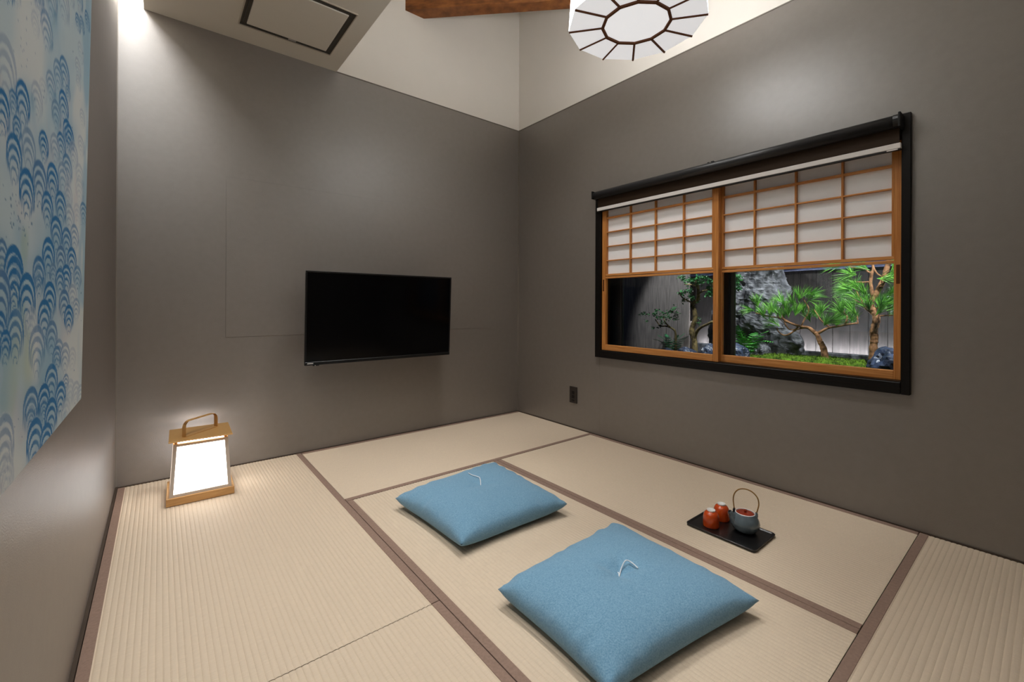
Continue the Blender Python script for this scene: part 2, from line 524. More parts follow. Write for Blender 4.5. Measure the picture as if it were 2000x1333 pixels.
# unseen spots added as fill for the room: two in the soffit, two in the high ceiling above the window side
for (x, y, z, e_, ang, lab) in ((-1.98, -1.15, H, DOWN_E, 105, 'added unseen fill light in the soffit nearer the air conditioner'),
                                (-1.98, -2.15, H, DOWN_E, 105, 'added unseen fill light in the soffit nearer the camera'),
                                (-1.00, -1.05, ZC, CEIL_E, 84, 'added unseen fill light in the high ceiling nearer the corner beam'),
                                (-1.00, -2.00, ZC, CEIL_E * 0.62, 78, 'added unseen fill light in the high ceiling nearer the front wall')):
    dl = empty('added_fill_light', (x, y, z), lab, 'downlight', 'added fill lights')
    mk('trim_ring', lathe([(0.05, -0.001), (0.062, -0.001), (0.062, -0.006), (0.05, -0.006), (0.05, -0.001)], (x, y, z), 24, False, False), M['white_metal'], dl)
    d = bpy.data.lights.new('fill_spot_lamp', 'SPOT')
    d.energy = e_; d.spot_size = math.radians(ang); d.spot_blend = 0.8; d.shadow_soft_size = 0.06 if z < 3 else 0.16
    d.color = (1.0, 0.995, 0.985)
    o = bpy.data.objects.new('light_source', d); COL.objects.link(o); o.parent = dl; o.location = (0, 0, -0.012)

# ------------------------------------------------------------------ window casing (structure), sash and glass
win = empty('window_1', (0.0, -1.695, WZ0), kind='structure')
CX0, CX1 = -0.022, 0.125
for (nm, q) in (('casing_side', (CX0, CX1, -0.915, -0.868, 0.548, 1.700)), ('casing_side', (CX0, CX1, -2.518, -2.488, 0.548, 1.700)),
                ('casing_sill', (CX0, CX1, -2.488, -0.915, 0.548, 0.597)), ('casing_head', (CX0, CX1, -2.488, -0.915, 1.610, 1.700))):
    mk(nm, bbox(*q, 0.0025, 1), M['black'], win)
mk('sill_groove', box(-0.0235, -0.022, -2.488, -0.915, 0.570, 0.5725), M['brown_black'], win)
mk('lower_track', box(-0.012, 0.075, -2.488, -0.915, 0.597, 0.600), M['brown_black'], win)
# outer aluminium sash
sx0, sx1 = 0.088, 0.112
def sash(y0, y1, x0, x1, wl_, wr_):
    s = empty('sliding_sash', ((x0 + x1) / 2, (y0 + y1) / 2, 0.6)); s.parent = win
    WLOC[s] = Vector(((x0 + x1) / 2, (y0 + y1) / 2, 0.6)); s.location = WLOC[s] - WLOC[win]
    mk('sash_stile', bbox(x0, x1, y1 - wl_, y1, 0.600, 1.61, 0.002, 1), M['alu'], s)
    mk('sash_stile', bbox(x0, x1, y0, y0 + wr_, 0.600, 1.61, 0.002, 1), M['alu'], s)
    mk('sash_rail', bbox(x0, x1, y0 + wr_, y1 - wl_, 0.600, 0.618, 0.002, 1), M['alu'], s)
    mk('sash_rail', bbox(x0, x1, y0 + wr_, y1 - wl_, 1.575, 1.61, 0.002, 1), M['alu'], s)
    mk('pane', box((x0 + x1) / 2 - 0.0015, (x0 + x1) / 2 + 0.0015, y0 + wr_, y1 - wl_, 0.618, 1.575), M['glass'], s)
    return s
s1 = sash(-1.745, -0.915, 0.085, 0.103, 0.105, 0.035)
mk('sash_bead', box(0.0835, 0.085, -1.0085, -1.006, 0.618, 1.575), M['alu_grey'], s1)
s2 = sash(-2.488, -1.715, 0.105, 0.123, 0.049, 0.030)
mk('sash_bead', box(0.104, 0.105, -1.762, -1.745, 0.618, 1.575), M['alu_grey'], s2)

# ------------------------------------------------------------------ shoji screens
def shoji(y0, y1, x0, x1, cols, label, pull_y, shift):
    s = empty('shoji_screen', ((x0 + x1) / 2, (y0 + y1) / 2, 0.600), label, 'shoji screen', 'shoji screens in the window')
    W = 0.030
    zt_ = 1.608
    for (a, b) in ((y1 - W, y1), (y0, y0 + W)):
        st = mk('stile', bbox(x0, x1, a, b, 0.600, zt_, 0.0015, 1), M['hinoki_v'], s)
        if a - 0.001 <= pull_y <= b + 0.001:
            mk('finger_pull', lathe([(1, -1), (1, 1)], (0, 0, 0), 4), M['dark_hole'], st) if False else \
                mk('finger_pull', bbox(x0 - 0.0008, x0 + 0.002, pull_y - 0.006, pull_y + 0.006, 1.005, 1.085, 0.0006, 1), M['dark_hole'], st)
    ya, yb = y0 + W, y1 - W
    mk('bottom_rail', bbox(x0, x1, ya, yb, 0.600, 0.638, 0.0015, 1), M['hinoki_h'], s)
    mk('top_rail', bbox(x0, x1, ya, yb, 1.580, zt_, 0.0015, 1), M['hinoki_h'], s)
    mk('middle_rail', bbox(x0 + 0.001, x1 - 0.002, ya, yb, 1.092, 1.1045, 0.001, 1), M['hinoki_h'], s)
    mk('glass_pane', box(x1 - 0.007, x1 - 0.005, ya, yb, 0.638, 1.092), M['glass'], s)
    # upper lattice with paper
    lat = empty('paper_sash', (x0, (ya + yb) / 2, 1.108)); lat.parent = s
    WLOC[lat] = Vector((x0, (ya + yb) / 2, 1.108)); lat.location = WLOC[lat] - WLOC[s]
    lx0, lx1 = x0 + 0.003, x1 - 0.008
    w1 = 0.008
    mk('sash_bottom', bbox(x0 + 0.0015, lx1, ya, yb, 1.108, 1.1225, 0.001, 1), M['hinoki_h'], lat)
    mk('sash_side', bbox(x0 + 0.002, lx1, ya, ya + w1, 1.1225, 1.580, 0.001, 1), M['hinoki_v'], lat)
    mk('sash_side', bbox(x0 + 0.002, lx1, yb - w1, yb, 1.1225, 1.580, 0.001, 1), M['hinoki_v'], lat)
    zs = [1.1225 + (i + 1) * 0.0975 - 0.006 for i in range(4)]
    for z in zs:
        top = z == zs[-1]
        mk('kumiko_bar', bbox(lx0, lx1, ya + w1, yb - w1, z - (0.0055 if top else 0.003), z + (0.0055 if top else 0.003), 0.0006, 1), M['hinoki_h'], lat)
    for y in cols:
        mk('kumiko_bar', bbox(lx0 - 0.0006, lx1, y - 0.0042, y + 0.0042, 1.1225, 1.580, 0.0006, 1), M['hinoki_v'], lat)
    ye = [ya + w1] + sorted(cols) + [yb - w1]
    ze = [1.1225] + zs + [1.580]
    for i in range(len(ye) - 1):
        for j in range(len(ze) - 1):
            mk('paper_pane', box(lx1 - 0.0004, lx1 + 0.0006, ye[i], ye[i + 1], ze[j], ze[j + 1]), M['shoji_paper'], lat)
    return s
shoji(-1.727, -0.917, -0.006, 0.022, [-1.145, -1.331, -1.518], 'left cedar shoji screen with raised paper lattice, overlapping at the window centre', -0.930, 0)
shoji(-2.487, -1.700, 0.026, 0.054, [-1.898, -2.088, -2.276], 'right cedar shoji screen with raised paper lattice, framing the lit pines', -2.471, 0)

# ------------------------------------------------------------------ roller blind over the window
rb = empty('roller_blind', (-0.05, -1.69, 1.66), 'rolled-up brown roller blind with black tube and white bottom bar above the window', 'roller blind')
mk('tube', tube([(-0.055, -0.893, 1.662), (-0.055, -2.470, 1.662)], 0.0255, 24), M['tube'], rb, True)
mk('end_bracket', bbox(-0.084, -0.022, -0.893, -0.884, 1.636, 1.69, 0.003, 2), M['bracket'], rb)
br = mk('end_bracket', bbox(-0.084, -0.022, -2.496, -2.487, 1.632, 1.692, 0.003, 2), M['bracket'], rb)
mk('chain_clutch', tube([(-0.055, -2.470, 1.664), (-0.055, -2.488, 1.664)], 0.027, 16), M['tv_body'], rb)
mk('top_rail', bbox(-0.05, -0.022, -2.47, -0.893, 1.678, 1.692, 0.002, 1), M['bracket'], rb)
mk('fabric', box(-0.0345, -0.0330, -2.484, -0.902, 1.575, 1.662), M['blind'], rb)
bt = mk('bottom_bar', bbox(-0.043, -0.024, -2.490, -0.900, 1.5555, 1.5785, 0.002, 1), M['bar'], rb)
mk('bar_underside', bbox(-0.042, -0.025, -2.489, -0.901, 1.5495, 1.5558, 0.001, 1), M['tv_body'], bt)
mk('bar_label', box(-0.0432, -0.042, -2.480, -2.445, 1.5505, 1.5548), M['bar'], bt)
mk('centre_clip', join(bbox(-0.062, -0.04, -1.725, -1.71, 1.686, 1.693, 0.001, 1), bbox(-0.062, -0.04, -1.700, -1.690, 1.686, 1.692, 0.001, 1)), M['bracket'], rb)

# ------------------------------------------------------------------ wall outlet
ou = empty('wall_outlet', (0, -0.650, 0.245), 'dark brown power outlet low on the right wall', 'power outlet')
mk('cover_plate', bbox(-0.008, 0, -0.687, -0.615, 0.185, 0.305, 0.002, 2), M['outlet'], ou)
for i, z in enumerate((0.262, 0.232)):
    so = mk('socket', bbox(-0.0095, -0.007, -0.664, -0.638, z - 0.012, z + 0.012, 0.0008, 1), M['outlet_dark'], ou)
    for dy in (-0.006, 0.006):
        mk('slot', box(-0.0098, -0.009, -0.651 + dy - 0.001, -0.651 + dy + 0.001, z - 0.004, z + 0.004), M['bracket'], so)
mk('earth_terminal', bbox(-0.0095, -0.007, -0.664, -0.638, 0.198, 0.212, 0.0008, 1), M['outlet_dark'], ou)

# ------------------------------------------------------------------ television
TVW, TVH = 0.958, 0.548
tc = Vector((-1.261, -0.185, 0.827))
tv = empty('television', tc, 'black flat-screen television mounted on the grey back wall, switched off', 'television')
Rt = Matrix.Translation(tc) @ Matrix.Rotation(math.radians(2.6), 4, 'X')
def tvp(vf): return xf(vf, Rt)
hw, hh = TVW / 2, TVH / 2
mk('rear_housing', tvp(bbox(-hw * 0.985, hw * 0.985, 0.002, 0.042, -hh * 0.98, hh * 0.98, 0.006, 2)), M['tv_body'], tv)
mk('rear_bulge', tvp(bbox(-hw * 0.7, hw * 0.7, 0.042, 0.07, -hh * 0.75, hh * 0.4, 0.01, 2)), M['tv_body'], tv)
bz = [(-hw, hw, -0.010, 0.004, hh - 0.009, hh), (-hw, hw, -0.011, 0.004, -hh, -hh + 0.019),
      (-hw, -hw + 0.009, -0.010, 0.004, -hh + 0.019, hh - 0.009), (hw - 0.009, hw, -0.010, 0.004, -hh + 0.019, hh - 0.009)]
for q in bz:
    mk('bezel', tvp(bbox(*q, 0.0015, 1)), M['tv_body'], tv)
mk('screen', tvp(box(-hw + 0.009, hw - 0.009, -0.0065, -0.003, -hh + 0.019, hh - 0.009)), M['tv_screen'], tv)
mk('maker_mark', tvp(box(-hw + 0.014, -hw + 0.046, -0.0118, -0.011, -hh + 0.008, -hh + 0.0135)), M['tv_mark'], tv)
sb = mk('sensor_bar', tvp(bbox(-hw + 0.046, -hw + 0.08, -0.010, 0.002, -hh - 0.005, -hh, 0.001, 1)), M['tv_body'], tv)
mk('status_light', tvp(box(-hw + 0.055, -hw + 0.060, -0.0108, -0.010, -hh - 0.004, -hh - 0.0005)), M['tv_mark'], sb)
mk('mount_plate', box(tc.x - 0.12, tc.x + 0.12, -0.0166, -0.0025, tc.z - 0.11, tc.z + 0.11), M['bracket'], tv)
mk('mount_arm', join(box(tc.x - 0.03, tc.x + 0.03, -0.125, -0.016, tc.z - 0.045, tc.z - 0.005),
                     box(tc.x - 0.10, tc.x + 0.10, -0.128, -0.105, tc.z - 0.10, tc.z + 0.10)), M['bracket'], tv)

# ------------------------------------------------------------------ lantern
lc = Vector((-2.233, -0.292, 0))
Rl = Matrix.Translation(lc) @ Matrix.Rotation(math.radians(-1.6), 4, 'Z')
ln = empty('floor_lantern', lc, 'glowing white paper lantern with brass roof and handle on the tatami', 'lantern')
def lp(vf): return xf(vf, Rl)
hbw = 0.129
mk('base', lp(bbox(-hbw, hbw, -0.127, 0.127, 0.0012, 0.036, 0.0015, 1)), M['lamp_wood'], ln)
zb0, zt0, wb0, wt0 = 0.036, 0.270, 0.118, 0.104
def corner(sx, sy, t, inset=0.0):
    w_ = wb0 + (wt0 - wb0) * t - inset
    return Vector((sx * w_, sy * w_, zb0 + (zt0 - zb0) * t))
fw_ = 0.012
def frame_bar(p, q, r):
    d = (q - p).normalized()
    return tube([p, q], r, 4)
for sx in (-1, 1):
    for sy in (-1, 1):
        a, b = corner(sx, sy, 0), corner(sx, sy, 1)
        o_ = Vector((-sx * 0.014, 0, 0)); p_ = Vector((0, -sy * 0.014, 0))
        mk('corner_post', lp(([a, a + o_, a + o_ + p_, a + p_, b, b + o_, b + o_ + p_, b + p_],
           [(0, 1, 2, 3), (4, 5, 6, 7), (0, 1, 5, 4), (1, 2, 6, 5), (2, 3, 7, 6), (3, 0, 4, 7)])), M['lamp_frame'], ln)
for axis in (0, 1):
    for s in (-1, 1):
        for (t0, t1) in ((0.0, 0.05), (0.95, 1.0)):
            def cc(u, t, ins):
                c = corner(u, s, t) if axis == 0 else corner(s, u, t)
                c = Vector(c)
                if axis == 0: c.x -= u * 0.014; c.y -= s * ins
                else: c.y -= u * 0.014; c.x -= s * ins
                return c
            v = [cc(-1, t0, 0), cc(1, t0, 0), cc(1, t1, 0), cc(-1, t1, 0), cc(-1, t0, 0.012), cc(1, t0, 0.012), cc(1, t1, 0.012), cc(-1, t1, 0.012)]
            mk('frame_rail', lp((v, [(0, 1, 2, 3), (7, 6, 5, 4), (0, 4, 5, 1), (1, 5, 6, 2), (2, 6, 7, 3), (3, 7, 4, 0)])), M['lamp_frame'], ln)
        v = [cc(-1, 0.05, 0.004), cc(1, 0.05, 0.004), cc(1, 0.95, 0.004), cc(-1, 0.95, 0.004),
             cc(-1, 0.05, 0.007), cc(1, 0.05, 0.007), cc(1, 0.95, 0.007), cc(-1, 0.95, 0.007)]
        mk('paper_pane', lp((v, [(0, 1, 2, 3), (7, 6, 5, 4), (0, 4, 5, 1), (1, 5, 6, 2), (2, 6, 7, 3), (3, 7, 4, 0)])), M['lantern_paper'], ln)
for sx in (-1, 1):
    for sy in (-1, 1):
        mk('roof_stud', lp(lathe([(0.006, 0.270), (0.006, 0.284)], (sx * 0.094, sy * 0.094, 0), 10)), M['brass'], ln)
mk('inner_lid', lp(box(-0.085, 0.085, -0.085, 0.085, 0.262, 0.268)), M['lantern_inner'], ln)
mk('roof_plate', lp(bbox(-0.121, 0.121, -0.128, 0.125, 0.284, 0.2885, 0.001, 1)), M['brass'], ln)
ha, hb_ = Vector((-0.066, -0.066, 0.2885)), Vector((0.066, 0.066, 0.2885))
hpath = []
Hh, rr = 0.074, 0.034
dirh = (hb_ - ha).normalized(); Lh = (hb_ - ha).length
prof = [(0, 0)] + [(rr - rr * math.cos(a), Hh - rr + rr * math.sin(a)) for a in np.linspace(0, math.pi / 2, 7)] \
       + [(Lh - rr + rr * math.sin(a), Hh - rr + rr * math.cos(a)) for a in np.linspace(0, math.pi / 2, 7)] + [(Lh, 0)]
side = dirh.cross(Vector((0, 0, 1))).normalized()
V, F = [], []
for i, (d, z) in enumerate(prof):
    cx_, cz_ = Lh / 2, Hh / 2
    for (sc, ss) in ((1, -1), (1, 1), (0, 1), (0, -1)):
        if sc: dd, zz = d, z
        else:
            dd = min(max(d, 0.0035), Lh - 0.0035); zz = min(z, Hh - 0.0035)
        V.append(ha + dirh * dd + Vector((0, 0, zz)) + side * ss * 0.009)
for i in range(len(prof) - 1):
    for k in range(4):
        F.append((i * 4 + k, i * 4 + (k + 1) % 4, i * 4 + 4 + (k + 1) % 4, i * 4 + 4 + k))
F += [(0, 1, 2, 3), tuple(4 * (len(prof) - 1) + k for k in (3, 2, 1, 0))]
hd = mk('handle', lp((V, F)), M['brass'], ln)
mk('handle_foot_strip', lp((lambda a, b: ([a - side * 0.009, a + side * 0.009, b + side * 0.009, b - side * 0.009] +
   [p + Vector((0, 0, 0.002)) for p in (a - side * 0.009, a + side * 0.009, b + side * 0.009, b - side * 0.009)],
   [(0, 1, 2, 3), (7, 6, 5, 4), (0, 4, 5, 1), (1, 5, 6, 2), (2, 6, 7, 3), (3, 7, 4, 0)]))(ha + dirh * 0.0036, hb_ - dirh * 0.0036)), M['brass'], hd)

# ------------------------------------------------------------------ cushions
def vnoise(x, y, sc, seed):
    """smooth value noise on arrays"""
    r = np.random.default_rng(seed)
    tab = r.random((64, 64))
    X, Y = x * sc, y * sc
    xi, yi = np.floor(X).astype(int), np.floor(Y).astype(int)
    fx, fy = X - xi, Y - yi
    fx = fx * fx * (3 - 2 * fx); fy = fy * fy * (3 - 2 * fy)
    a = tab[xi % 64, yi % 64]; b = tab[(xi + 1) % 64, yi % 64]
    c = tab[xi % 64, (yi + 1) % 64]; d = tab[(xi + 1) % 64, (yi + 1) % 64]
    return (a * (1 - fx) + b * fx) * (1 - fy) + (c * (1 - fx) + d * fx) * fy

def cushion(cs, label, thread, seed, hz=0.115, tuft=0.5):
    """cs: four tip corners (x, y, z) going round"""
    n = 72
    u = np.linspace(-1, 1, n + 1)
    U, Vv = np.meshgrid(u, u, indexing='ij')
    # sides bow inwards a little between the tips
    k = 0.055
    Ub = U * (1 - k * (1 - Vv ** 2) * np.abs(U) ** 3)
    Vb = Vv * (1 - k * (1 - U ** 2) * np.abs(Vv) ** 3)
    c = [np.array(p) for p in cs]
    def bl(i):
        return 0.25 * ((1 - Ub) * (1 - Vb) * c[0][i] + (1 + Ub) * (1 - Vb) * c[1][i]
                       + (1 + Ub) * (1 + Vb) * c[2][i] + (1 - Ub) * (1 + Vb) * c[3][i])
    X, Y, Z0 = bl(0), bl(1), bl(2)
    p = np.clip((1 - np.abs(U) ** 3.0), 0, 1) ** 0.42 * np.clip((1 - np.abs(Vv) ** 3.0), 0, 1) ** 0.42
    edge = np.minimum(1 - np.abs(U), 1 - np.abs(Vv))
    seam = 0.045 + (Z0 - 0.045) * np.clip((np.abs(U) * np.abs(Vv)) ** 2, 0, 1)
    # wrinkles running in from the seams
    wr = np.where(np.abs(U) > np.abs(Vv), vnoise(Vv + 3, U * 0.25 + 3, 9, seed), vnoise(U + 3, Vv * 0.25 + 3, 9, seed + 1)) - 0.5
    amp = 0.013 * np.exp(-edge / 0.16) * (edge > 1e-6)
    rad = np.sqrt(U ** 2 + Vv ** 2)
    th = np.arctan2(Vv, U)
    dim = 0.020 * tuft * np.exp(-(rad / 0.17) ** 2) + 0.010 * tuft * np.exp(-rad / 0.05)
    pl_ = 0.003 * tuft * np.cos(5 * th + seed) * np.exp(-((rad - 0.16) / 0.12) ** 2)
    big = 0.006 * (vnoise(U + 2, Vv + 2, 2.2, seed + 5) - 0.5)
    top = seam + (hz - 0.045) * p + amp * wr * 1.0 - dim + pl_ + big * p
    bot = seam + (0.0035 - seam) * np.clip(p * 1.35, 0, 1) ** 0.8
    verts = np.stack([X, Y, top], -1).reshape(-1, 3).tolist()
    N1 = (n + 1) ** 2
    idx = lambda i, j: i * (n + 1) + j
    bidx = {}
    faces = []
    for i in range(n):
        for j in range(n):
            faces.append((idx(i, j), idx(i + 1, j), idx(i + 1, j + 1), idx(i, j + 1)))
    bmap = np.zeros((n + 1, n + 1), int)
    for i in range(n + 1):
        for j in range(n + 1):
            if i in (0, n) or j in (0, n):
                bmap[i, j] = idx(i, j)
            else:
                bmap[i, j] = len(verts)
                verts.append([X[i, j], Y[i, j], bot[i, j]])
    for i in range(n):
        for j in range(n):
            faces.append((int(bmap[i, j]), int(bmap[i, j + 1]), int(bmap[i + 1, j + 1]), int(bmap[i + 1, j])))
    ctr = np.mean(np.array(c), 0)
    e = empty('floor_cushion', (ctr[0], ctr[1], 0), label, 'cushion', 'blue floor cushions')
    mk('cover', (verts, faces), M['fabric'], e, True)
    ci = n // 2
    cz = top[ci, ci]
    base = Vector((X[ci, ci], Y[ci, ci], cz))
    def surf(dx, dy):
        q = (X - (base.x + dx)) ** 2 + (Y - (base.y + dy)) ** 2
        i, j = np.unravel_index(np.argmin(q), q.shape)
        return top[i, j]
    for strand in thread:
        pts = [Vector((base.x + dx, base.y + dy, surf(dx, dy) + 0.0022 + dz)) for dx, dy, dz in strand]
        mk('tuft_thread', tube(spline(pts, 6), 0.0018, 6), M['thread'], e)
    return e

def cz(px, py, z): 
    p = P(px, py, 'z', z); return (p[0], p[1], z)
def toward(px0, py0, px1, py1, z):
    a, b = P(px0, py0, 'z', z), P(px1, py1, 'z', z)
    return (b[0] - a[0], b[1] - a[1])
def strand(px0, pts, z):
    return [toward(px0[0], px0[1], q[0], q[1], z) + (q[2],) for q in pts]
th1 = [strand((939, 958), [(939, 958, 0), (938.5, 952, 0.001), (937, 947, 0.003)], 0.09),
       strand((939, 958), [(937, 947, 0.003), (930, 944.5, 0.003), (922, 941, 0.002), (915, 935, 0.0)], 0.09)]
th2 = [strand((1229, 1134), [(1229, 1134, 0), (1227.5, 1131, 0.001), (1226, 1129.5, 0)], 0.09),
       strand((1229, 1134), [(1229, 1134, 0), (1233, 1127, 0.006), (1241, 1122.5, 0.010), (1252, 1124, 0.007), (1266, 1133, 0.0)], 0.09)]
cushion([cz(775, 976, 0.05), cz(905, 1066, 0.045), cz(1111, 984, 0.05), cz(968, 906, 0.055)],
        'far blue floor cushion with white thread, nearer the television', th1, 11, tuft=0.3)
cushion([cz(977, 1152, 0.05), cz(1195, 1350, 0.045), cz(1488, 1170, 0.05), cz(1204, 1022, 0.05)],
        'near blue floor cushion with dimpled centre, in the foreground', th2, 23, tuft=1.0)

# ------------------------------------------------------------------ tea set
tx0, tx1, ty0, ty1 = -0.690, -0.494, -2.199, -1.927
tr = empty('serving_tray', ((tx0 + tx1) / 2, (ty0 + ty1) / 2, 0), 'rectangular black lacquer tray on the tatami below the window', 'tray')
mk('tray_bottom', bbox(tx0 + 0.004, tx1 - 0.004, ty0 + 0.004, ty1 - 0.004, 0.0005, 0.006, 0.002, 2), M['tray'], tr)
def tray_rim():
    def loop(o, z, r=0.016):
        pts = []
        for (cx_, cy_, a0) in ((tx1 - r, ty1 - r, 0), (tx0 + r, ty1 - r, 90), (tx0 + r, ty0 + r, 180), (tx1 - r, ty0 + r, 270)):
            for k in range(6):
                a = math.radians(a0 + 18 * k)
                pts.append((cx_ + (r + o) * math.cos(a), cy_ + (r + o) * math.sin(a), z))
        return pts
    rings = [loop(-0.008, 0.0055), loop(-0.003, 0.0105), loop(0.0, 0.0115), loop(0.001, 0.0102), loop(-0.004, 0.001)]
    V = sum(rings, []); n = len(rings[0]); F = []
    for i in range(len(rings) - 1):
        for k in range(n):
            F.append((i * n + k, i * n + (k + 1) % n, (i + 1) * n + (k + 1) % n, (i + 1) * n + k))
    return V, F
mk('rim', tray_rim(), M['tray'], tr, True)
KT = 0.88
def sc_(prof): return [(r * KT, z * KT) for r, z in prof]
def cup(px, py, label):
    p = P(px, py, 'z', 0.006)
    e = empty('tea_cup', (p[0], p[1], 0.006), label, 'cup', 'orange tea cups on the tray')
    mk('cup_body', lathe(sc_([(0.0335, 0.0003), (0.0360, 0.0012), (0.0355, 0.006), (0.0355, 0.02), (0.0350, 0.040), (0.0325, 0.054),
                          (0.0265, 0.064), (0.019, 0.0685), (0.017, 0.069)]), (p[0], p[1], 0.006), 40, True, True), M['cup'], e, True)
    mk('foot_ring', lathe(sc_([(0.0172, 0.068), (0.0182, 0.0745), (0.0172, 0.0762), (0.0150, 0.0762), (0.0146, 0.0735), (0.001, 0.0735)]),
                          (p[0], p[1], 0.006), 32, True, True), M['cup_rim'], e, True)
cup(1392.5, 1024.0, 'orange upturned tea cup with white foot, nearest the tray corner')
cup(1412.5, 1011.0, 'orange upturned tea cup with white foot, partly hidden beside the teapot spout')
pp = P(1459.0, 1033.5, 'z', 0.006)
pt = empty('teapot', (pp[0], pp[1], 0.006), 'grey-blue ceramic teapot with red-brown lid and bamboo handle', 'teapot')
c0 = (pp[0], pp[1], 0.006)
mk('body', lathe(sc_([(0.034, 0.0002), (0.041, 0.004), (0.053, 0.016), (0.0600, 0.030), (0.0605, 0.042), (0.057, 0.056), (0.050, 0.069),
                  (0.0435, 0.079), (0.0415, 0.0835), (0.0395, 0.0845), (0.0375, 0.0825)]), c0, 48), M['pot'], pt, True)
mk('rim_line', lathe(sc_([(0.0412, 0.0838), (0.0402, 0.0852), (0.0388, 0.0852), (0.0380, 0.0838)]), c0, 48, False, False), M['cup_rim'], pt, True)
ld_ = mk('lid', lathe(sc_([(0.0378, 0.0815), (0.0376, 0.0838), (0.030, 0.0850), (0.016, 0.0850), (0.006, 0.0858)]), c0, 40), M['lid'], pt, True)
mk('lid_knob', lathe(sc_([(0.0045, 0.0855), (0.0042, 0.089), (0.0070, 0.093), (0.0062, 0.0965), (0.002, 0.098)]), c0, 16), M['lid'], ld_, True)
hd_ = Vector((math.cos(math.radians(110)), math.sin(math.radians(110)), 0))
sd = Vector((math.cos(math.radians(138)), math.sin(math.radians(138)), 0))
cc0 = Vector(c0)
def tp_(d, r, z): return cc0 + d * r * KT + Vector((0, 0, z * KT))
mk('spout', tube(spline([tp_(sd, 0.044, 0.044), tp_(sd, 0.054, 0.060), tp_(sd, 0.060, 0.074), tp_(sd, 0.069, 0.087)], 5),
                 lerp_list([0.020, 0.015, 0.0105, 0.0080], 16), 14), M['pot'], pt, True)
mk('spout_mouth', tube([tp_(sd, 0.0688, 0.0866), tp_(sd, 0.0702, 0.0886)], 0.0062, 12), M['pot_dark'], pt)
for s_ in (-1, 1):
    mk('handle_lug', tube(spline([tp_(hd_, s_ * 0.044, 0.074), tp_(hd_, s_ * 0.0455, 0.084), tp_(hd_, s_ * 0.0445, 0.094)], 4),
                          [0.0062] * 3 + [0.0052] * 3 + [0.004] * 3, 10), M['pot' if s_ < 0 else 'pot_dark'], pt, True)
arc = [(-0.0445, 0.090), (-0.050, 0.110), (-0.054, 0.136), (-0.047, 0.164), (-0.024, 0.185), (0.006, 0.190), (0.030, 0.180),
       (0.045, 0.158), (0.049, 0.132), (0.047, 0.110), (0.0445, 0.090)]
mk('handle', tube(spline([tp_(hd_, a, z) for a, z in arc], 5), 0.0025, 8), M['bamboo'], pt, True)

# ------------------------------------------------------------------ painting on the left wall (printed waves)
def project_np(X, Y, Z):
    dx, dy, dz = X - CAM[0], Y - CAM[1], Z - CAM[2]
    c, s = math.cos(YAW), math.sin(YAW)
    r = dx * c - dy * s; fw = dx * s + dy * c
    x = FPX * r / fw; y = -FPX * dz / fw
    c, s = math.cos(ROLL), math.sin(ROLL)
    return PCX + x * c - y * s, PCY + x * s + y * c

PX0, PX1 = -2.5400, -2.5185          # front face at the bottom / top
pb0 = P(160, 786, 'x', PX0)
PYR, PZ0 = float(pb0[1]), float(pb0[2])
PZ1 = 2.02; PYL = PYR - 0.98
ny, nz_ = 300, 640
# denser columns are not needed: even spacing
yy = np.linspace(PYR, PYL, ny + 1)
zz = np.linspace(PZ0, PZ1, nz_ + 1)
YY, ZZ = np.meshgrid(yy, zz, indexing='ij')
XX = PX0 + (PX1 - PX0) * (ZZ - PZ0) / (PZ1 - PZ0)
vis = YY > -2.75
IX, IY = project_np(XX, np.maximum(YY, -2.6), ZZ)
def smooth(a, b, x):
    t = np.clip((x - a) / (b - a), 0, 1); return t * t * (3 - 2 * t)
def fb(sc, seed):
    return (0.55 * vnoise(YY + 7, ZZ + 3, sc, seed) + 0.3 * vnoise(YY + 7, ZZ + 3, sc * 2.3, seed + 1)
            + 0.15 * vnoise(YY + 7, ZZ + 3, sc * 5.1, seed + 2))
lin = lambda r, g, b: np.array(srgb(r, g, b)[:3])
paperc, wash, pale, deep, vio, grn = lin(214, 221, 222), lin(140, 182, 206), lin(184, 206, 216), lin(16, 112, 172), lin(116, 142, 176), lin(170, 192, 166)
col = np.ones(YY.shape + (3,)) * paperc
def over(c, a):
    global col
    col = col * (1 - a[..., None]) + c * a[..., None]
over(pale, 0.75 * smooth(0.40, 0.62, fb(4.0, 31)))
over(wash, 0.7 * smooth(0.52, 0.70, fb(5.0, 47)))
over(grn, 0.5 * smooth(0.62, 0.74, fb(6, 77)))
over(lin(206, 196, 202), 0.3 * smooth(0.66, 0.76, fb(7, 91)))
# a blue vertical wash in the lower left and the upper middle, as in the print
over(wash, 0.65 * np.exp(-((IX - 5) / 22) ** 2) * smooth(520, 640, IY) * (1 - smooth(790, 900, IY)))
over(wash, 0.55 * np.exp(-((IX - 98) / 16) ** 2) * (1 - smooth(60, 150, IY)))
over(wash, 0.5 * np.exp(-((IX - 75) / 22) ** 2) * smooth(400, 450, IY) * (1 - smooth(520, 600, IY)))
A = []
def arcs(y0, lst):
    for (x, y, h_, t) in lst:
        A.append((x / 4.94, y0 + y / 4.94, h_ / 4.94, t))
arcs(0, [(430, 140, 62, .5), (320, 140, 42, .22), (40, 370, 110, .35), (205, 810, 72, .95), (10, 890, 75, .9), (110, 895, 42, .7),
         (340, 820, 58, .35), (400, 790, 40, .2), (475, 720, 48, .5), (545, 615, 48, .55), (605, 590, 50, .7), (730, 175, 26, .8),
         (820, 155, 26, .7), (770, 205, 24, .7), (735, 600, 30, .35), (740, 90, 15, .4), (600, 910, 48, .85), (530, 1000, 48, .6),
         (640, 860, 25, .6), (640, 1190, 48, .85), (780, 1090, 26, .3), (150, 1150, 45, .8), (760, 450, 30, .25), (740, 760, 24, .3)])
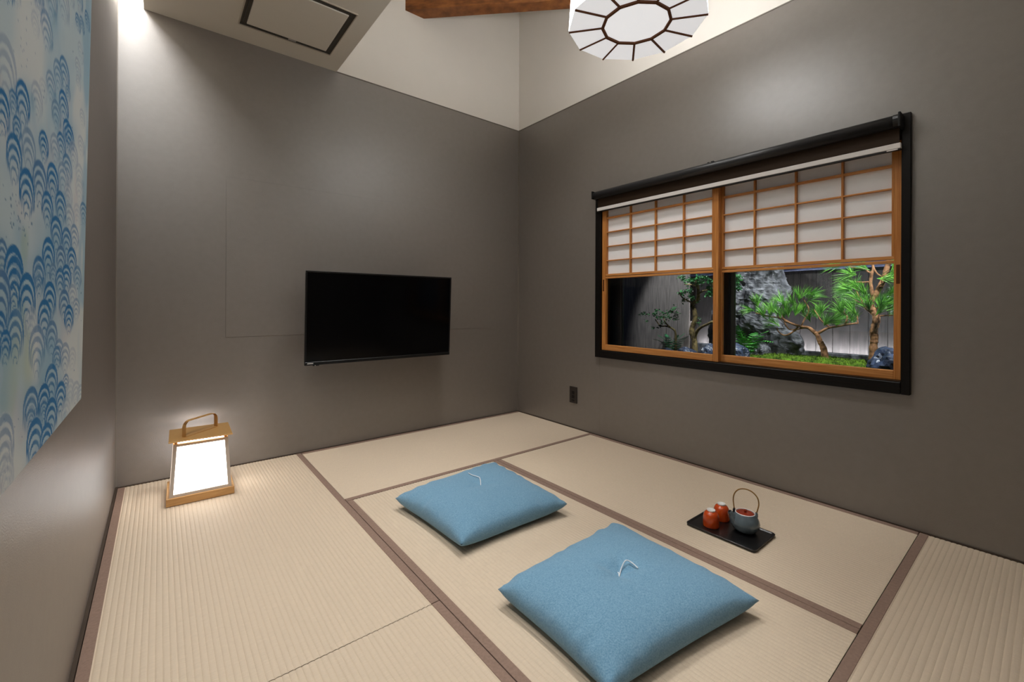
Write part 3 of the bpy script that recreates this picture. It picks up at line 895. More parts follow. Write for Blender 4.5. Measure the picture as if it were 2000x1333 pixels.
arcs(250, [(125, 80, 80, .8), (265, 30, 72, .55), (410, 60, 48, .95), (520, 85, 48, .45), (580, 75, 44, .8), (660, 0, 44, .8),
           (250, 420, 78, .95), (375, 345, 72, .9), (500, 370, 58, .95), (600, 360, 52, .45), (700, 170, 42, .4), (770, 110, 32, .3),
           (640, 285, 48, .6), (450, 640, 58, .85), (580, 640, 54, .85), (665, 760, 48, .4), (740, 760, 38, .2), (800, 750, 36, .6),
           (540, 880, 58, .9), (640, 990, 48, .8), (715, 960, 42, .5), (15, 1100, 60, .9), (130, 1155, 98, .95), (465, 1085, 62, .95),
           (585, 1165, 48, .9), (690, 1180, 46, .85), (370, 1260, 55, .9), (760, 380, 40, .25), (650, 560, 42, .3), (760, 520, 40, .2)])
arcs(500, [(10, 155, 98, .95), (140, 25, 88, .9), (260, 190, 84, .95), (375, 30, 65, .7), (510, 100, 36, .7), (480, 275, 62, .95),
           (640, 110, 48, .95), (745, 125, 40, .6), (580, 145, 48, .8), (430, 445, 66, .85), (620, 350, 52, .85), (700, 300, 42, .4),
           (735, 435, 36, .45), (665, 500, 46, .9), (150, 540, 84, .7), (55, 740, 58, .85), (360, 695, 80, .5), (500, 650, 58, .75),
           (300, 520, 60, .25), (570, 830, 48, .5), (630, 865, 48, .5), (700, 910, 38, .2), (500, 1070, 64, .8), (590, 1245, 52, .8),
           (430, 1260, 54, .9), (310, 1290, 66, .7), (640, 1170, 30, .5), (740, 1240, 36, .2), (550, 900, 42, .7), (0, 560, 70, .8)])
arcs(720, [(305, 205, 78, .65), (430, 175, 62, .95), (590, 150, 52, .85), (640, 85, 30, .5), (735, 150, 42, .2), (640, 310, 46, .2),
           (500, 310, 62, .95), (345, 505, 80, .85), (455, 555, 62, .95), (50, 465, 100, .5), (60, 730, 84, .25), (80, 880, 72, .2),
           (680, 130, 42, .2), (780, 185, 32, .3)])
# the print goes on outside the photograph's frame
for i in range(60):
    A.append((random.uniform(-200, -30), random.uniform(-100, 1100), random.uniform(14, 26), random.uniform(.3, .95)))
for i in range(25):
    A.append((random.uniform(0, 170), random.uniform(-120, -20), random.uniform(6, 13), random.uniform(.3, .8)))
A.sort(key=lambda a: a[1])
br_n = fb(38, 5)
dens = np.zeros(IX.shape)
for (ax_, ay_, hw_, tone) in A:
    if tone > 0.5:
        dens += tone * np.exp(-((IX - ax_) / (hw_ * 1.5)) ** 2 - ((IY - ay_ - hw_ * 2.5) / (hw_ * 2.8)) ** 2)
over(wash * 0.92, 0.6 * np.clip(dens * 0.8, 0, 1) * (0.5 + 0.9 * fb(9, 15)))
for ai, (ax_, ay_, hw_, tone) in enumerate(A):
    sp = hw_ * 1.38
    shear = (599 - ay_) / (311 - ax_)
    sl = (np.abs(IX - ax_) < hw_ * 1.15) & (IY > ay_ - 4 - hw_ * abs(shear)) & (IY < ay_ + hw_ * (8 + abs(shear)))
    if not sl.any(): continue
    ix, iy, bn = IX[sl], IY[sl], br_n[sl]
    iy = iy - (ix - ax_) * shear * 0.75
    cc_ = col[sl]
    # local centre shears with the wall's perspective (lines fall away to the left)
    a_all = np.zeros(ix.shape)
    fillm = np.zeros(ix.shape)
    for k in range(5):
        a = hw_ * (1 - 0.19 * k)
        b = a * 3.0
        yc = ay_ + k * sp + b
        dx = (ix - ax_) / a; dy = (iy - yc) / b
        e = np.sqrt(dx * dx + np.minimum(dy, 0) ** 2)
        tp = np.clip(-dy, 0, 1)
        wd = 0.09 + 0.19 * tp ** 2
        m_ = (1 - smooth(wd * 0.7, wd, np.abs(e - 1 + wd))) * (1 - smooth(0.15, 0.75, dy + 0.5 * (bn - 0.5)))
        a_all = np.maximum(a_all, m_ * (0.75 + 0.5 * bn) * (1 - 0.07 * k))
        if k == 0:
            fillm = (e < 1) * (dy < 0.05) * 0.55 * (0.4 + 0.6 * tone)
    base = (pale * (1.25 - 0.55 * tone) + wash * (0.55 * tone - 0.25)) if tone > 0.5 else paperc
    cc_ = cc_ * (1 - fillm[:, None]) + base * fillm[:, None]
    ink = deep if (ai % 5) else deep * 0.6 + vio * 0.4
    if tone < 0.45: ink = ink * 0.4 + vio * 0.6
    al = np.clip(a_all * tone * 1.15, 0, 0.97)[:, None]
    cc_ = cc_ * (1 - al) + ink * al
    col[sl] = cc_
# splashes
for i in range(150):
    if i < 45: sx_, sy_ = random.gauss(35, 14), random.gauss(430, 30)
    elif i < 70: sx_, sy_ = random.gauss(40, 14), random.gauss(110, 40)
    else: sx_, sy_ = random.uniform(0, 165), random.uniform(0, 900)
    rr_ = random.uniform(0.5, 2.2) if i < 45 else random.uniform(0.4, 1.1)
    m_ = ((IX - sx_) / (rr_ * 0.7)) ** 2 + ((IY - sy_) / (rr_ * 1.8)) ** 2 < 1
    col[m_] = col[m_] * 0.35 + (deep * 0.8) * 0.65
pic = empty('wave_painting', (PX0, (PYR + PYL) / 2, PZ0), 'large unframed blue wave painting leaning out from the left wall', 'painting')
Lp = np.array(WLOC[pic])
Vp = np.stack([XX, YY, ZZ], -1).reshape(-1, 3) - Lp
nI = (np.arange(ny)[:, None] * (nz_ + 1) + np.arange(nz_)[None, :]).reshape(-1)
Fp = np.stack([nI, nI + (nz_ + 1), nI + (nz_ + 2), nI + 1], -1)
me = bpy.data.meshes.new('printed_canvas')
me.vertices.add(len(Vp)); me.vertices.foreach_set('co', Vp.ravel())
me.loops.add(Fp.size); me.loops.foreach_set('vertex_index', Fp.ravel().astype(np.int32))
me.polygons.add(len(Fp)); me.polygons.foreach_set('loop_start', (np.arange(len(Fp)) * 4).astype(np.int32))
me.update(calc_edges=True)
ca = me.color_attributes.new('print', 'FLOAT_COLOR', 'POINT')
ca.data.foreach_set('color', np.concatenate([np.clip(col, 0, 1), np.ones(YY.shape + (1,))], -1).reshape(-1).astype(np.float32))
pm = bpy.data.materials.new('printed_wave_canvas'); pm.use_nodes = True
pb_ = pm.node_tree.nodes['Principled BSDF']
at = pm.node_tree.nodes.new('ShaderNodeAttribute'); at.attribute_name = 'print'
pm.node_tree.links.new(at.outputs['Color'], pb_.inputs['Base Color'])
pb_.inputs['Roughness'].default_value = 0.75
pb_.inputs['Specular IOR Level'].default_value = 0.2
mesh_obj('printed_canvas', me, pm, pic)
dxp = PX1 - PX0
bk = 0.0125
mk('panel_edge', ([(PX0 - 0.0003, PYR, PZ0), (PX1 - 0.0003, PYR, PZ1), (PX1 - 0.0003, PYL, PZ1), (PX0 - 0.0003, PYL, PZ0),
                   (PX0 - bk, PYR, PZ0), (PX1 - bk, PYR, PZ1), (PX1 - bk, PYL, PZ1), (PX0 - bk, PYL, PZ0)],
                  [(0, 1, 2, 3), (7, 6, 5, 4), (0, 4, 5, 1), (1, 5, 6, 2), (2, 6, 7, 3), (3, 7, 4, 0)]), M['white_metal'], pic)

# ================================================================== garden outside the window
GZ = 0.50
M['soil'] = mat('dark_garden_soil', srgb(38, 34, 30), 0.9, 0.1, var=0.3, vscale=40, bump=0.5, bscale=120)
M['moss'] = mat('green_moss', srgb(20, 32, 8), 0.9, 0.1, col2=srgb(84, 112, 28), vscale=30, detail=8, bump=0.9, bscale=220)
M['moss_blade'] = mat('moss_blade', srgb(34, 54, 12), 0.8, 0.1, col2=srgb(104, 132, 36), vscale=40)
M['fence'] = mat('charred_fence_board', srgb(30, 27, 26), 0.75, 0.2, col2=srgb(50, 45, 44), vscale=14, stretch=(2, 6, 0.5), detail=6, bump=0.4, bscale=60)
M['fence_pale'] = mat('weathered_fence_board', srgb(106, 97, 94), 0.75, 0.2, col2=srgb(142, 130, 124), vscale=14, stretch=(2, 6, 0.5), detail=6, bump=0.4, bscale=60)
M['cap'] = mat('fence_cap_metal', srgb(66, 72, 100), 0.5, 0.3)
M['rock'] = mat('dark_grey_rock', srgb(16, 17, 20), 0.55, 0.5, col2=srgb(108, 108, 114), vscale=26, detail=10, bump=1.0, bscale=70)
M['rock_blue'] = mat('blue_grey_rock', srgb(12, 16, 26), 0.4, 0.5, col2=srgb(60, 72, 98), vscale=30, detail=9, bump=1.0, bscale=90)
M['bark'] = mat('red_brown_bark', srgb(84, 56, 38), 0.85, 0.2, col2=srgb(176, 128, 92), vscale=46, detail=8, bump=1.0, bscale=130)
M['bark_dark'] = mat('mossy_bark', srgb(50, 42, 30), 0.85, 0.2, col2=srgb(134, 116, 76), vscale=50, detail=8, bump=1.0, bscale=130)
M['needle'] = mat('pine_needles', srgb(30, 96, 30), 0.45, 0.4, col2=srgb(128, 192, 70), vscale=26, detail=3)
M['leaf'] = mat('small_glossy_leaves', srgb(24, 74, 44), 0.4, 0.4, col2=srgb(66, 130, 66), vscale=16, detail=3)
M['leaf_bright'] = mat('bright_leaves', srgb(44, 110, 30), 0.45, 0.4, col2=srgb(112, 176, 62), vscale=16, detail=3)
M['fern'] = mat('fern_green', srgb(40, 128, 52), 0.5, 0.3, col2=srgb(96, 176, 70), vscale=12, detail=3)
M['fern_dark'] = mat('fern_blue_green', srgb(26, 106, 72), 0.5, 0.3, col2=srgb(60, 150, 86), vscale=12, detail=3)

gg = struct('garden_ground', box(T, 2.6, -4.2, 1.6, 0.30, GZ), M['soil'])
struct('outer_darkness_wall', box(2.6, 2.7, -4.2, 1.6, 0.30, 3.0), M['soil'])

# --- fence of vertical boards with a cap, LED strip at its foot
FX = 1.30
def fence(name, x, y0, y1, m, bw, label, z0=GZ + 0.003, zt=1.17, cap=True):
    f = empty(name, (x, (y0 + y1) / 2, GZ), label, 'fence')
    n = max(1, round((y1 - y0) / bw))
    for i in range(n):
        a = y0 + (y1 - y0) * i / n
        b = y0 + (y1 - y0) * (i + 1) / n
        d = random.uniform(0, 0.004)
        mk('board', bbox(x + d, x + 0.018 + d, a + 0.0008, b - 0.0008, z0, zt, 0.0015, 1), m, f)
    mk('backing_rail', box(x + 0.022, x + 0.05, y0, y1, 0.7, 0.78), m, f)
    if cap:
        mk('cap_rail', bbox(x - 0.03, x + 0.06, y0, y1, zt, zt + 0.05, 0.003, 1), M['cap'], f)
    else:
        mk('backing_rail', box(x + 0.022, x + 0.05, y0, y1, 1.5, 1.58), m, f)
    return f
fence('garden_fence', FX, -3.6, 0.9, M['fence'], 0.10, 'dark vertical board fence behind the pines, lit from its foot')
fence('garden_fence', 1.02, -0.985, 0.9, M['fence_pale'], 0.105, 'paler weathered board fence seen at the left of the window', zt=1.75, cap=False)
ls = empty('led_strip_light', (FX - 0.03, -1.9, 0.58), 'bright white strip light along the foot of the dark fence', 'strip light')
mk('light_bar', bbox(FX - 0.056, FX - 0.034, -3.5, -0.92, 0.566, 0.576, 0.001, 1), M['led'], ls)
mk('mounting_channel', box(FX - 0.060, FX - 0.030, -3.5, -0.92, GZ + 0.0005, 0.565), M['alu'], ls)
kb = mk('kerb_stone', bbox(FX - 0.12, FX - 0.072, -3.5, -1.74, GZ, 0.590, 0.006, 1), M['rock'], origin=(FX - 0.1, -2.6, GZ))
tag(kb, 'low dark kerb between the moss and the fence strip light', 'kerb')
kb = mk('kerb_stone', bbox(FX - 0.12, FX - 0.072, -1.22, -0.92, GZ, 0.590, 0.006, 1), M['rock'], origin=(FX - 0.1, -1.07, GZ))
tag(kb, 'low dark kerb behind the twisted tree in the left pane', 'kerb')

# --- rocks
def hash_noise3(p, sc, seed):
    q = np.array(p) * sc + seed * 7.13
    i = np.floor(q).astype(int); f = q - i
    f = f * f * (3 - 2 * f)
    def h(a, b, c):
        n = (a * 374761393 + b * 668265263 + c * 2147483647 + seed * 1274126177) & 0xffffffff
        n = ((n ^ (n >> 13)) * 1274126177) & 0xffffffff
        return ((n ^ (n >> 16)) & 0xffff) / 65535.0
    h = np.vectorize(h)
    i = i.astype(object)
    v = 0
    for dx in (0, 1):
        for dy in (0, 1):
            for dz in (0, 1):
                w_ = (f[:, 0] if dx else 1 - f[:, 0]) * (f[:, 1] if dy else 1 - f[:, 1]) * (f[:, 2] if dz else 1 - f[:, 2])
                v = v + w_ * h(i[:, 0] + dx, i[:, 1] + dy, i[:, 2] + dz).astype(float)
    return v

def rock_mesh(c, rx, ry, rz, seed, sub=4, amp=0.22, zmin=None):
    bm = bmesh.new()
    bmesh.ops.create_icosphere(bm, subdivisions=sub, radius=1)
    p = np.array([v.co for v in bm.verts])
    d = p / np.linalg.norm(p, axis=1)[:, None]
    n1 = hash_noise3(d, 1.7, seed) - 0.5
    n2 = np.abs(hash_noise3(d, 4.2, seed + 3) - 0.5)
    n3 = hash_noise3(d, 9.0, seed + 5) - 0.5
    r = 1 + amp * 2 * n1 - amp * 1.2 * n2 + amp * 0.35 * n3
    q = d * r[:, None] * np.array([rx, ry, rz]) + np.array(c)
    if zmin is not None: q[:, 2] = np.maximum(q[:, 2], zmin)
    F = [tuple(v.index for v in f.verts) for f in bm.faces]
    bm.free()
    return q.tolist(), F

# tall standing rock, defined by its outline in the photograph at its own distance
def standing_rock(x, rows, depth, seed):
    seg = 84
    V, F = [], []
    m_rows = []
    ys = np.linspace(rows[0][0], rows[-1][0], 84)
    L_ = np.interp(ys, [r[0] for r in rows], [r[1] for r in rows])
    R_s = np.interp(ys, [r[0] for r in rows], [r[2] for r in rows])
    for j, y in enumerate(ys):
        a, b = G(L_[j], y, x), G(R_s[j], y, x)
        z = (a.z + b.z) / 2
        cy_, ry = (a.y + b.y) / 2, abs(a.y - b.y) / 2
        for k in range(seg):
            an = 2 * math.pi * k / seg
            V.append([x + depth * math.cos(an) * (0.7 + 0.3 * ry / 0.2), cy_ + ry * math.sin(an), z])
    p = np.array(V)
    n = (hash_noise3(p, 7, seed) - 0.5) * 0.10 - np.abs(hash_noise3(p * np.array([1, 1, .6]), 15, seed + 2) - 0.5) * 0.09 - np.abs(hash_noise3(p, 34, seed + 4) - 0.5) * 0.045
    ctr = np.array([x, p[:, 1].mean(), 0])
    d = p - ctr; d[:, 2] = 0
    d /= np.linalg.norm(d, axis=1)[:, None] + 1e-9
    p = p + d * n[:, None]
    nr = len(ys)
    for j in range(nr - 1):
        for k in range(seg):
            k2 = (k + 1) % seg
            F.append((j * seg + k, j * seg + k2, (j + 1) * seg + k2, (j + 1) * seg + k))
    F.append(tuple(range(seg))); F.append(tuple(range((nr - 1) * seg, nr * seg)))
    return p.tolist(), F
rk = mk('standing_stone', standing_rock(1.02, [(480, 1440, 1515), (500, 1420, 1528), (520, 1412, 1538), (545, 1404, 1541), (565, 1400, 1547), (578, 1400, 1540),
                                              (592, 1400, 1522), (612, 1398, 1520), (632, 1394, 1545), (645, 1390, 1560), (670, 1390, 1563), (712, 1390, 1560)], 0.12, 3), M['rock'],
        origin=(1.02, -1.5, GZ))
tag(rk, 'tall craggy dark grey standing stone behind the small pine', 'rock')
def rock(px, py, x, rx, ry, rz, seed, m, label, cat='rock', zc=None):
    c = G(px, py, x)
    if zc is not None: c.z = zc
    o = mk('garden_rock', rock_mesh(c, rx, ry, rz, seed, zmin=GZ + 0.001), M[m], origin=(c.x, c.y, GZ))
    return tag(o, label, cat, 'rocks in the garden')
rock(1443, 690, 0.52, 0.07, 0.070, 0.075, 4, 'rock_blue', 'small blue-grey rock at the lower left of the right pane, beside the fern')
rock(1742, 712, 0.50, 0.10, 0.105, 0.105, 9, 'rock_blue', 'blue-grey rock at the foot of the larger pine, lower right of the window')
rock(1490, 688, 0.80, 0.055, 0.055, 0.075, 14, 'rock', 'small grey rock at the foot of the standing stone')
rock(1340, 698, 0.60, 0.09, 0.095, 0.085, 21, 'rock_blue', 'flat blue-grey rock below the twisted tree in the left pane')
rock(1386, 694, 0.50, 0.07, 0.050, 0.085, 25, 'rock_blue', 'blue-grey rock beside the window centre stile in the left pane')
rock(1303, 694, 0.62, 0.07, 0.065, 0.06, 28, 'rock_blue', 'low blue-grey rock under the fern in the left pane')

# --- moss mound
def moss_height(x, y):
    px_, py_ = project_np(x, y, np.full_like(x, 0.6))
    h = 0.060 * np.exp(-((x - 0.78) / 0.30) ** 2 - ((y + 2.02) / 0.45) ** 2) + 0.03 * np.exp(-((x - 0.55) / 0.3) ** 2 - ((y + 1.75) / 0.4) ** 2)
    return h + 0.028
nx_, nyg = 110, 170
gx = np.linspace(0.28, 1.18, nx_ + 1); gy = np.linspace(-2.75, -1.45, nyg + 1)
GX, GY = np.meshgrid(gx, gy, indexing='ij')
hgt = moss_height(GX, GY)
fade = smooth(0, 0.10, np.minimum.reduce([GX - 0.28, 1.18 - GX, GY + 2.75, -1.45 - GY]))
lump = 0.030 * (vnoise(GX, GY, 13, 3) - 0.4) + 0.016 * (vnoise(GX, GY, 31, 4) - 0.5) + 0.008 * (vnoise(GX, GY, 70, 5) - 0.5)
GH = GZ - 0.004 + (hgt + lump) * fade
V = np.stack([GX, GY, GH], -1).reshape(-1, 3)
I = (np.arange(nx_)[:, None] * (nyg + 1) + np.arange(nyg)[None, :]).reshape(-1)
F = np.stack([I, I + nyg + 1, I + nyg + 2, I + 1], -1)
ms = mk('moss_mound', (V.tolist(), [tuple(f) for f in F.tolist()]), M['moss'], gg, smooth=True)
tag(ms, 'low mound of bright green moss around the pine trunks', kind='stuff')
def ground(x, y):
    i = np.clip(np.searchsorted(gx, x), 0, nx_); j = np.clip(np.searchsorted(gy, y), 0, nyg)
    return float(GH[i, j]) if (0.28 < x < 1.18 and -2.75 < y < -1.45) else GZ
BV, BF = [], []
for i in range(9000):
    x, y = random.uniform(0.34, 1.12), random.uniform(-2.68, -1.52)
    z = ground(x, y) - 0.002
    a = random.uniform(0, 6.28); l = random.uniform(0.006, 0.016); w_ = 0.0016
    dx, dy = math.cos(a), math.sin(a)
    n = len(BV)
    BV += [(x - dy * w_, y + dx * w_, z), (x + dy * w_, y - dx * w_, z), (x + dx * l * 0.7, y + dy * l * 0.7, z + l)]
    BF.append((n, n + 1, n + 2))
mk('moss_blades', (BV, BF), M['moss_blade'], ms)['kind'] = 'stuff'

# --- foliage helpers
def needle_tuft(V, F, c, dirv, n, L, spread, wdt=0.0011):
    dirv = Vector(dirv).normalized()
    a = dirv.orthogonal().normalized(); b = dirv.cross(a)
    for i in range(n):
        t = random.uniform(0, 6.283)
        s = spread * math.sqrt(random.random())
        d = (dirv * math.cos(s) + (a * math.cos(t) + b * math.sin(t)) * math.sin(s)).normalized()
        l = L * random.uniform(0.7, 1.1)
        st = c - dirv * random.uniform(0, 0.03)
        sd_ = d.cross(Vector((random.uniform(-1, 1), random.uniform(-1, 1), random.uniform(-1, 1)))).normalized() * wdt
        mid = st + d * l * 0.55 + Vector((0, 0, 0.0))
        tip = st + d * l - Vector((0, 0, l * 0.08))
        k = len(V)
        V += [st - sd_, st + sd_, mid + sd_, mid - sd_, tip]
        F += [(k, k + 1, k + 2, k + 3), (k + 3, k + 2, k + 4)]

def branch(name, pts, r0, r1, m, parent, n=6):
    sp = spline(pts, n)
    rad = lerp_list([r0, r1], len(sp))
    rad = [r * random.uniform(0.9, 1.12) for r in rad]
    return mk(name, tube(sp, rad, 9), m, parent, True)

def pine(x, base, trunk, branches, tufts, label, r0, L, n):
    b = G(base[0], base[1], x)
    zg = ground(b.x, b.y)
    e = empty('garden_pine', (b.x, b.y, zg), label, 'pine tree', 'garden pines')
    pts = [Vector((b.x, b.y, zg - 0.015))] + [G(q[0], q[1], x + (q[2] if len(q) > 2 else 0)) for q in trunk]
    branch('trunk', pts, r0, r0 * 0.62, M['bark'], e, 8)
    for (r, path) in branches:
        branch('branch', [G(q[0], q[1], x + (q[2] if len(q) > 2 else 0)) for q in path], r, r * 0.5, M['bark'], e)
    V, F = [], []
    for (px, py, dx, dy, k) in tufts:
        for j in range(2):
            c = G(px + random.uniform(-6, 6), py + random.uniform(-5, 5), x + random.uniform(-0.08, 0.07))
            # image-right is -y, image-up is +z
            d = Vector((random.uniform(-0.7, 0.25), -dx + random.uniform(-0.4, 0.4), -dy + random.uniform(-0.25, 0.35)))
            needle_tuft(V, F, c, d, int(n * k * 0.8), L * (0.8 + 0.3 * random.random()), 0.62)
    o = mk('needles', (V, F), M['needle'], e)
    o['kind'] = 'stuff'
    return e

pine(0.78, (1614, 690), [(1609, 676), (1602, 662), (1597, 650), (1590, 643)],
     [(0.011, [(1592, 645), (1580, 636), (1568, 634), (1556, 631), (1545, 627, -0.02), (1532, 622, -0.04)]),
      (0.009, [(1595, 648), (1604, 643), (1618, 636), (1640, 632), (1660, 628), (1677, 626)]),
      (0.006, [(1560, 632), (1552, 642), (1535, 651), (1522, 645), (1518, 637)]),
      (0.006, [(1545, 627), (1525, 617), (1505, 615), (1488, 610), (1476, 608)]),
      (0.005, [(1565, 633), (1572, 618), (1580, 600), (1568, 578)]),
      (0.005, [(1575, 635), (1545, 640), (1534, 628), (1528, 612)]),
      (0.005, [(1622, 635), (1605, 622), (1598, 612), (1590, 600)]),
      (0.005, [(1650, 630), (1655, 615), (1648, 605), (1645, 596)]),
      (0.004, [(1676, 626), (1674, 612), (1668, 600)])],
     [(1478, 590, -.3, -.9, 1.2), (1470, 604, -.8, -.2, 1), (1488, 604, -.2, -.9, 1), (1502, 606, 0, -1, 1), (1514, 604, -.1, -1, 1.1),
      (1528, 606, 0, -1, 1.2), (1541, 608, .1, -1, 1.2), (1550, 600, .1, -1, 1), (1530, 590, -.3, -.9, .8), (1524, 588, -.5, -.6, .8),
      (1550, 582, -.4, -.7, .8), (1562, 576, .2, -.9, .9), (1572, 574, .8, -.4, .9), (1590, 578, 1, -.2, 1.1), (1584, 576, .9, -.5, .8),
      (1580, 612, .2, -1, 1), (1594, 606, 0, -1, 1.1), (1602, 602, .3, -.9, 1), (1614, 620, .4, -.8, 1.1), (1624, 624, .7, -.5, 1.1),
      (1638, 624, .2, -.9, 1), (1652, 618, .2, -.9, .9), (1662, 618, .3, -.8, .9), (1646, 600, -.2, -.8, 1.1), (1660, 596, -.6, -.6, 1.1),
      (1668, 606, -.4, -.8, .9), (1516, 630, -.3, -.5, .5), (1506, 626, -.5, -.4, .5), (1640, 606, -.5, -.7, .8), (1570, 600, .3, -.9, .7)],
     'small leaning pine in front of the standing stone, low over the moss', 0.019, 0.10, 40)

pine(0.86, (1706, 694), [(1706, 676), (1708, 655), (1707, 640), (1712, 618), (1706, 602), (1700, 590), (1706, 576), (1718, 556), (1726, 538), (1731, 520), (1738, 495)],
     [(0.011, [(1704, 578), (1702, 562), (1700, 545), (1702, 530), (1705, 518), (1702, 508)]),
      (0.006, [(1705, 518), (1712, 528), (1722, 535)]),
      (0.006, [(1704, 527), (1696, 526), (1688, 520), (1672, 518), (1660, 516)]),
      (0.010, [(1710, 612), (1700, 603), (1690, 596), (1680, 588), (1668, 580)]),
      (0.006, [(1712, 612), (1724, 611), (1744, 610)]),
      (0.005, [(1700, 545), (1685, 546), (1668, 546), (1654, 552)]),
      (0.006, [(1706, 600), (1726, 590), (1744, 584)]),
      (0.006, [(1690, 596), (1676, 572), (1672, 560)])],
     [(1624, 516, -.9, .1, .9), (1634, 514, -.6, -.4, .8), (1660, 528, -.5, -.3, .7), (1656, 556, -.9, -.1, 1.2), (1648, 564, -.9, 0, 1.2),
      (1664, 566, -.6, -.3, 1.1), (1672, 556, -.3, -.7, 1), (1684, 566, -.3, -.7, 1), (1676, 580, -.6, -.3, 1.1), (1690, 582, .2, -.9, 1.1),
      (1702, 588, .1, -1, 1), (1716, 584, .3, -.8, 1.1), (1728, 590, .5, -.7, 1.2), (1740, 596, .5, -.6, 1.2), (1734, 576, .6, -.6, 1.1),
      (1744, 564, .5, -.6, 1), (1720, 600, .4, -.7, 1.1), (1744, 606, .3, -.8, 1), (1728, 542, .9, -.2, 1), (1740, 536, .9, 0, 1),
      (1744, 524, .6, -.5, .9), (1748, 512, .3, -.7, .9), (1660, 590, -.7, -.1, 1), (1684, 592, -.4, -.5, .9), (1752, 584, .5, -.6, 1),
      (1690, 520, -.6, -.5, .7), (1655, 535, -.9, .1, .8), (1668, 548, -.9, .1, .9)],
     'larger red-barked pine at the right of the window, trunk rising from the moss', 0.021, 0.10, 40)

def leaf_cluster(V, F, c, n, rad, size):
    for i in range(n):
        d = Vector((random.gauss(0, 1), random.gauss(0, 1), random.gauss(0, 0.6)))
        p = c + d.normalized() * rad * random.random() ** 0.5
        a = Vector((random.gauss(0, 1), random.gauss(0, 1), random.gauss(0, .5))).normalized()
        b = a.cross(Vector((random.gauss(0, .5), random.gauss(0, .5), 1)).normalized()).normalized()
        l = size * random.uniform(.7, 1.2)
        k = len(V)
        V += [p - a * l * .5, p + b * l * .28 + Vector((0, 0, l * .06)), p + a * l * .5, p - b * l * .28 + Vector((0, 0, l * .06))]
        F.append((k, k + 1, k + 2, k + 3))

# --- twisted tree and low shrub in the left pane
tb = G(1358, 672, 0.78)
te = empty('garden_tree', (tb.x, tb.y, GZ), 'twisted small-leaved tree with pale trunk in the left pane', 'tree')
branch('trunk', [Vector((tb.x, tb.y, GZ - 0.0)), G(1357, 664, .78), G(1352, 648, .78), G(1353, 635, .78), G(1358, 620, .78), G(1356, 602, .78), G(1352, 592, .78), G(1362, 584, .78), G(1364, 572, .78), G(1362, 556, .78), G(1356, 545, .78)],
       0.021, 0.010, M['bark_dark'], te, 6)
branch('branch', [G(1357, 662, .78), G(1361, 646, .77), G(1369, 637, .75), G(1381, 631, .72), G(1392, 625, .7)], 0.012, 0.008, M['bark_dark'], te)
branch('branch', [G(1354, 592, .78), G(1346, 586, .76), G(1334, 580, .75), G(1326, 570, .75)], 0.007, 0.004, M['bark_dark'], te)
branch('branch', [G(1363, 572, .78), G(1372, 566, .76), G(1384, 562, .75), G(1394, 548, .75)], 0.008, 0.004, M['bark_dark'], te)
branch('branch', [G(1360, 556, .78), G(1346, 553, .76), G(1336, 553, .75)], 0.006, 0.003, M['bark_dark'], te)
V, F = [], []
for (px, py, n, r) in ((1332, 570, 60, .035), (1344, 565, 60, .035), (1350, 578, 40, .03), (1336, 584, 40, .03), (1342, 545, 50, .035), (1330, 540, 50, .035), (1356, 545, 60, .035),
                       (1368, 549, 60, .035), (1376, 540, 40, .03), (1386, 548, 60, .035), (1386, 562, 50, .03), (1388, 570, 50, .03), (1382, 574, 30, .02), (1365, 540, 40, .03),
                       (1362, 585, 24, .02), (1366, 620, 14, .02), (1364, 628, 14, .02), (1400, 560, 60, .05), (1440, 540, 70, .035), (1436, 552, 50, .03), (1442, 560, 40, .025), (1420, 540, 60, .05)):
    leaf_cluster(V, F, G(px, py, 0.76 + random.uniform(-.05, .05)), n, r, 0.026)
mk('leaves', (V, F), M['leaf'], te)['kind'] = 'stuff'
sb_ = G(1320, 662, 0.84)
se = empty('garden_shrub', (sb_.x, sb_.y, GZ), 'low spreading shrub with blue-green leaves in front of the pale fence', 'shrub')
branch('stem', [Vector((sb_.x, sb_.y, GZ)), G(1320, 650, .84), G(1314, 640, .83), G(1302, 635, .82), G(1290, 634, .82), G(1280, 622, .82)], 0.010, 0.004, M['bark_dark'], se)
branch('stem', [G(1312, 639, .83), G(1300, 628, .82), G(1296, 616, .82)], 0.006, 0.003, M['bark_dark'], se)
V, F = [], []
for (px, py, n, r) in ((1255, 612, 22, .03), (1264, 612, 22, .03), (1262, 625, 8, .02), (1280, 612, 30, .03), (1290, 618, 40, .035), (1298, 610, 40, .035), (1306, 618, 40, .035),
                       (1314, 606, 36, .035), (1318, 600, 26, .03), (1322, 612, 30, .03), (1320, 620, 30, .03), (1288, 634, 26, .025), (1276, 638, 14, .02), (1296, 628, 26, .03), (1284, 604, 20, .025)):
    leaf_cluster(V, F, G(px, py, 0.82 + random.uniform(-.05, .04)), n, r, 0.022)
mk('leaves', (V, F), M['leaf'], se)['kind'] = 'stuff'

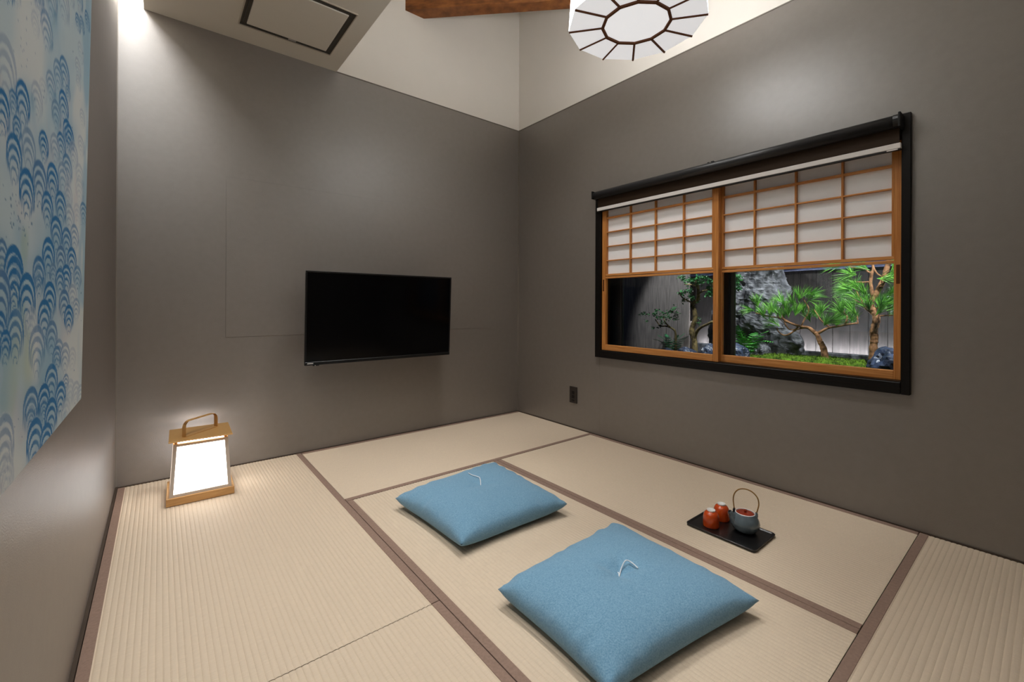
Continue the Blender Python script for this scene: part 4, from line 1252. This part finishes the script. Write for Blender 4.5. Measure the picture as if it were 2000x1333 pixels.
# --- ferns: every frond a part
def fern(px, py, x, fronds, m, label):
    b = G(px, py, x)
    zg = max(GZ, ground(b.x, b.y))
    e = empty('fern', (b.x, b.y, zg), label, 'fern', 'ferns in the garden')
    b = Vector((b.x, b.y, zg))
    for (tx, ty, dxx, lift) in fronds:
        tip = G(tx, ty, x + dxx)
        mid = (b + tip) / 2 + Vector((0, 0, lift))
        sp = spline([b, mid, tip], 12)
        V, F = tube(sp, lerp_list([0.0018, 0.0006], len(sp)), 4)
        L_ = (tip - b).length
        for i in range(3, len(sp), 2):
            t = i / (len(sp) - 1)
            d = (sp[i] - sp[i - 1]).normalized()
            up = Vector((0, 0, 1))
            sd_ = d.cross(up).normalized()
            ln_ = L_ * 0.30 * (1 - t) ** 0.6 * min(1, t * 5) + 0.004
            for s in (-1, 1):
                for hlf in (0,):
                    p = sp[i] - (sp[i] - sp[i - 1]) * hlf
                    q = p + (sd_ * s + d * 0.45).normalized() * ln_ - up * ln_ * 0.15
                    w_ = d * 0.0036
                    k = len(V)
                    V += [tuple(p - w_), tuple(p.lerp(q, .5) - w_ * 1.1), tuple(q), tuple(p.lerp(q, .5) + w_ * 1.1), tuple(p + w_)]
                    F.append((k, k + 1, k + 2, k + 3, k + 4))
        mk('frond', (V, F), M[m], e)
    return e
fern(1462, 680, 0.74, [(1441, 632, -.1, .02), (1426, 645, -.1, .03), (1430, 662, -.15, .04), (1492, 652, -.1, .05), (1502, 642, .05, .05), (1512, 664, -.05, .05), (1478, 645, .1, .05), (1468, 656, -.2, .05), (1450, 655, -.2, .05)],
     'fern', 'bright green fern beside the small blue-grey rock, at the foot of the standing stone')
fern(1312, 676, 0.86, [(1276, 660, -.12, .04), (1285, 652, -.05, .04), (1300, 650, .05, .04), (1325, 652, .0, .04), (1338, 648, .05, .04), (1344, 654, -.05, .04), (1316, 664, -.2, .05), (1296, 666, -.2, .05)],
     'fern_dark', 'blue-green fern under the shrub in the left pane')

# --- spotlights under the eave outside, aimed at the planting
def garden_spot(loc, tgt, e, size, lab, col_=(0.95, 0.97, 1.0)):
    s = empty('garden_spotlight', loc, lab, 'spotlight', 'garden spotlights')
    d = bpy.data.lights.new('garden_spot_lamp', 'SPOT')
    d.energy = e; d.spot_size = math.radians(size); d.spot_blend = 0.5; d.shadow_soft_size = 0.03; d.color = col_
    o = bpy.data.objects.new('light_source', d); COL.objects.link(o); o.parent = s
    v = Vector(tgt) - Vector(loc)
    o.rotation_euler = v.to_track_quat('-Z', 'Y').to_euler()
    dn = v.normalized()
    o.location = dn * 0.005
    mk('housing', tube([Vector(loc) - dn * 0.10, Vector(loc) - dn * 0.012], 0.035, 16), M['alu'], s)
    mk('wall_bracket', tube([Vector(loc) - dn * 0.06, Vector((T, loc[1], loc[2] + 0.02))], 0.008, 8), M['alu'], s)
garden_spot((0.30, -2.55, 1.95), (0.86, -2.05, 0.75), GARDEN_E, 62, 'spotlight on the outer wall above the window, aimed at the pines')
garden_spot((0.30, -1.15, 2.05), (0.90, -1.62, 0.75), GARDEN_E * 0.6, 56, 'spotlight on the outer wall above the window, aimed at the standing stone')
garden_spot((0.26, -1.25, 1.95), (1.02, -0.90, 0.98), GARDEN_E * 0.5, 33, 'spotlight on the outer wall above the window centre, aimed at the pale fence', (0.85, 0.92, 1.0))
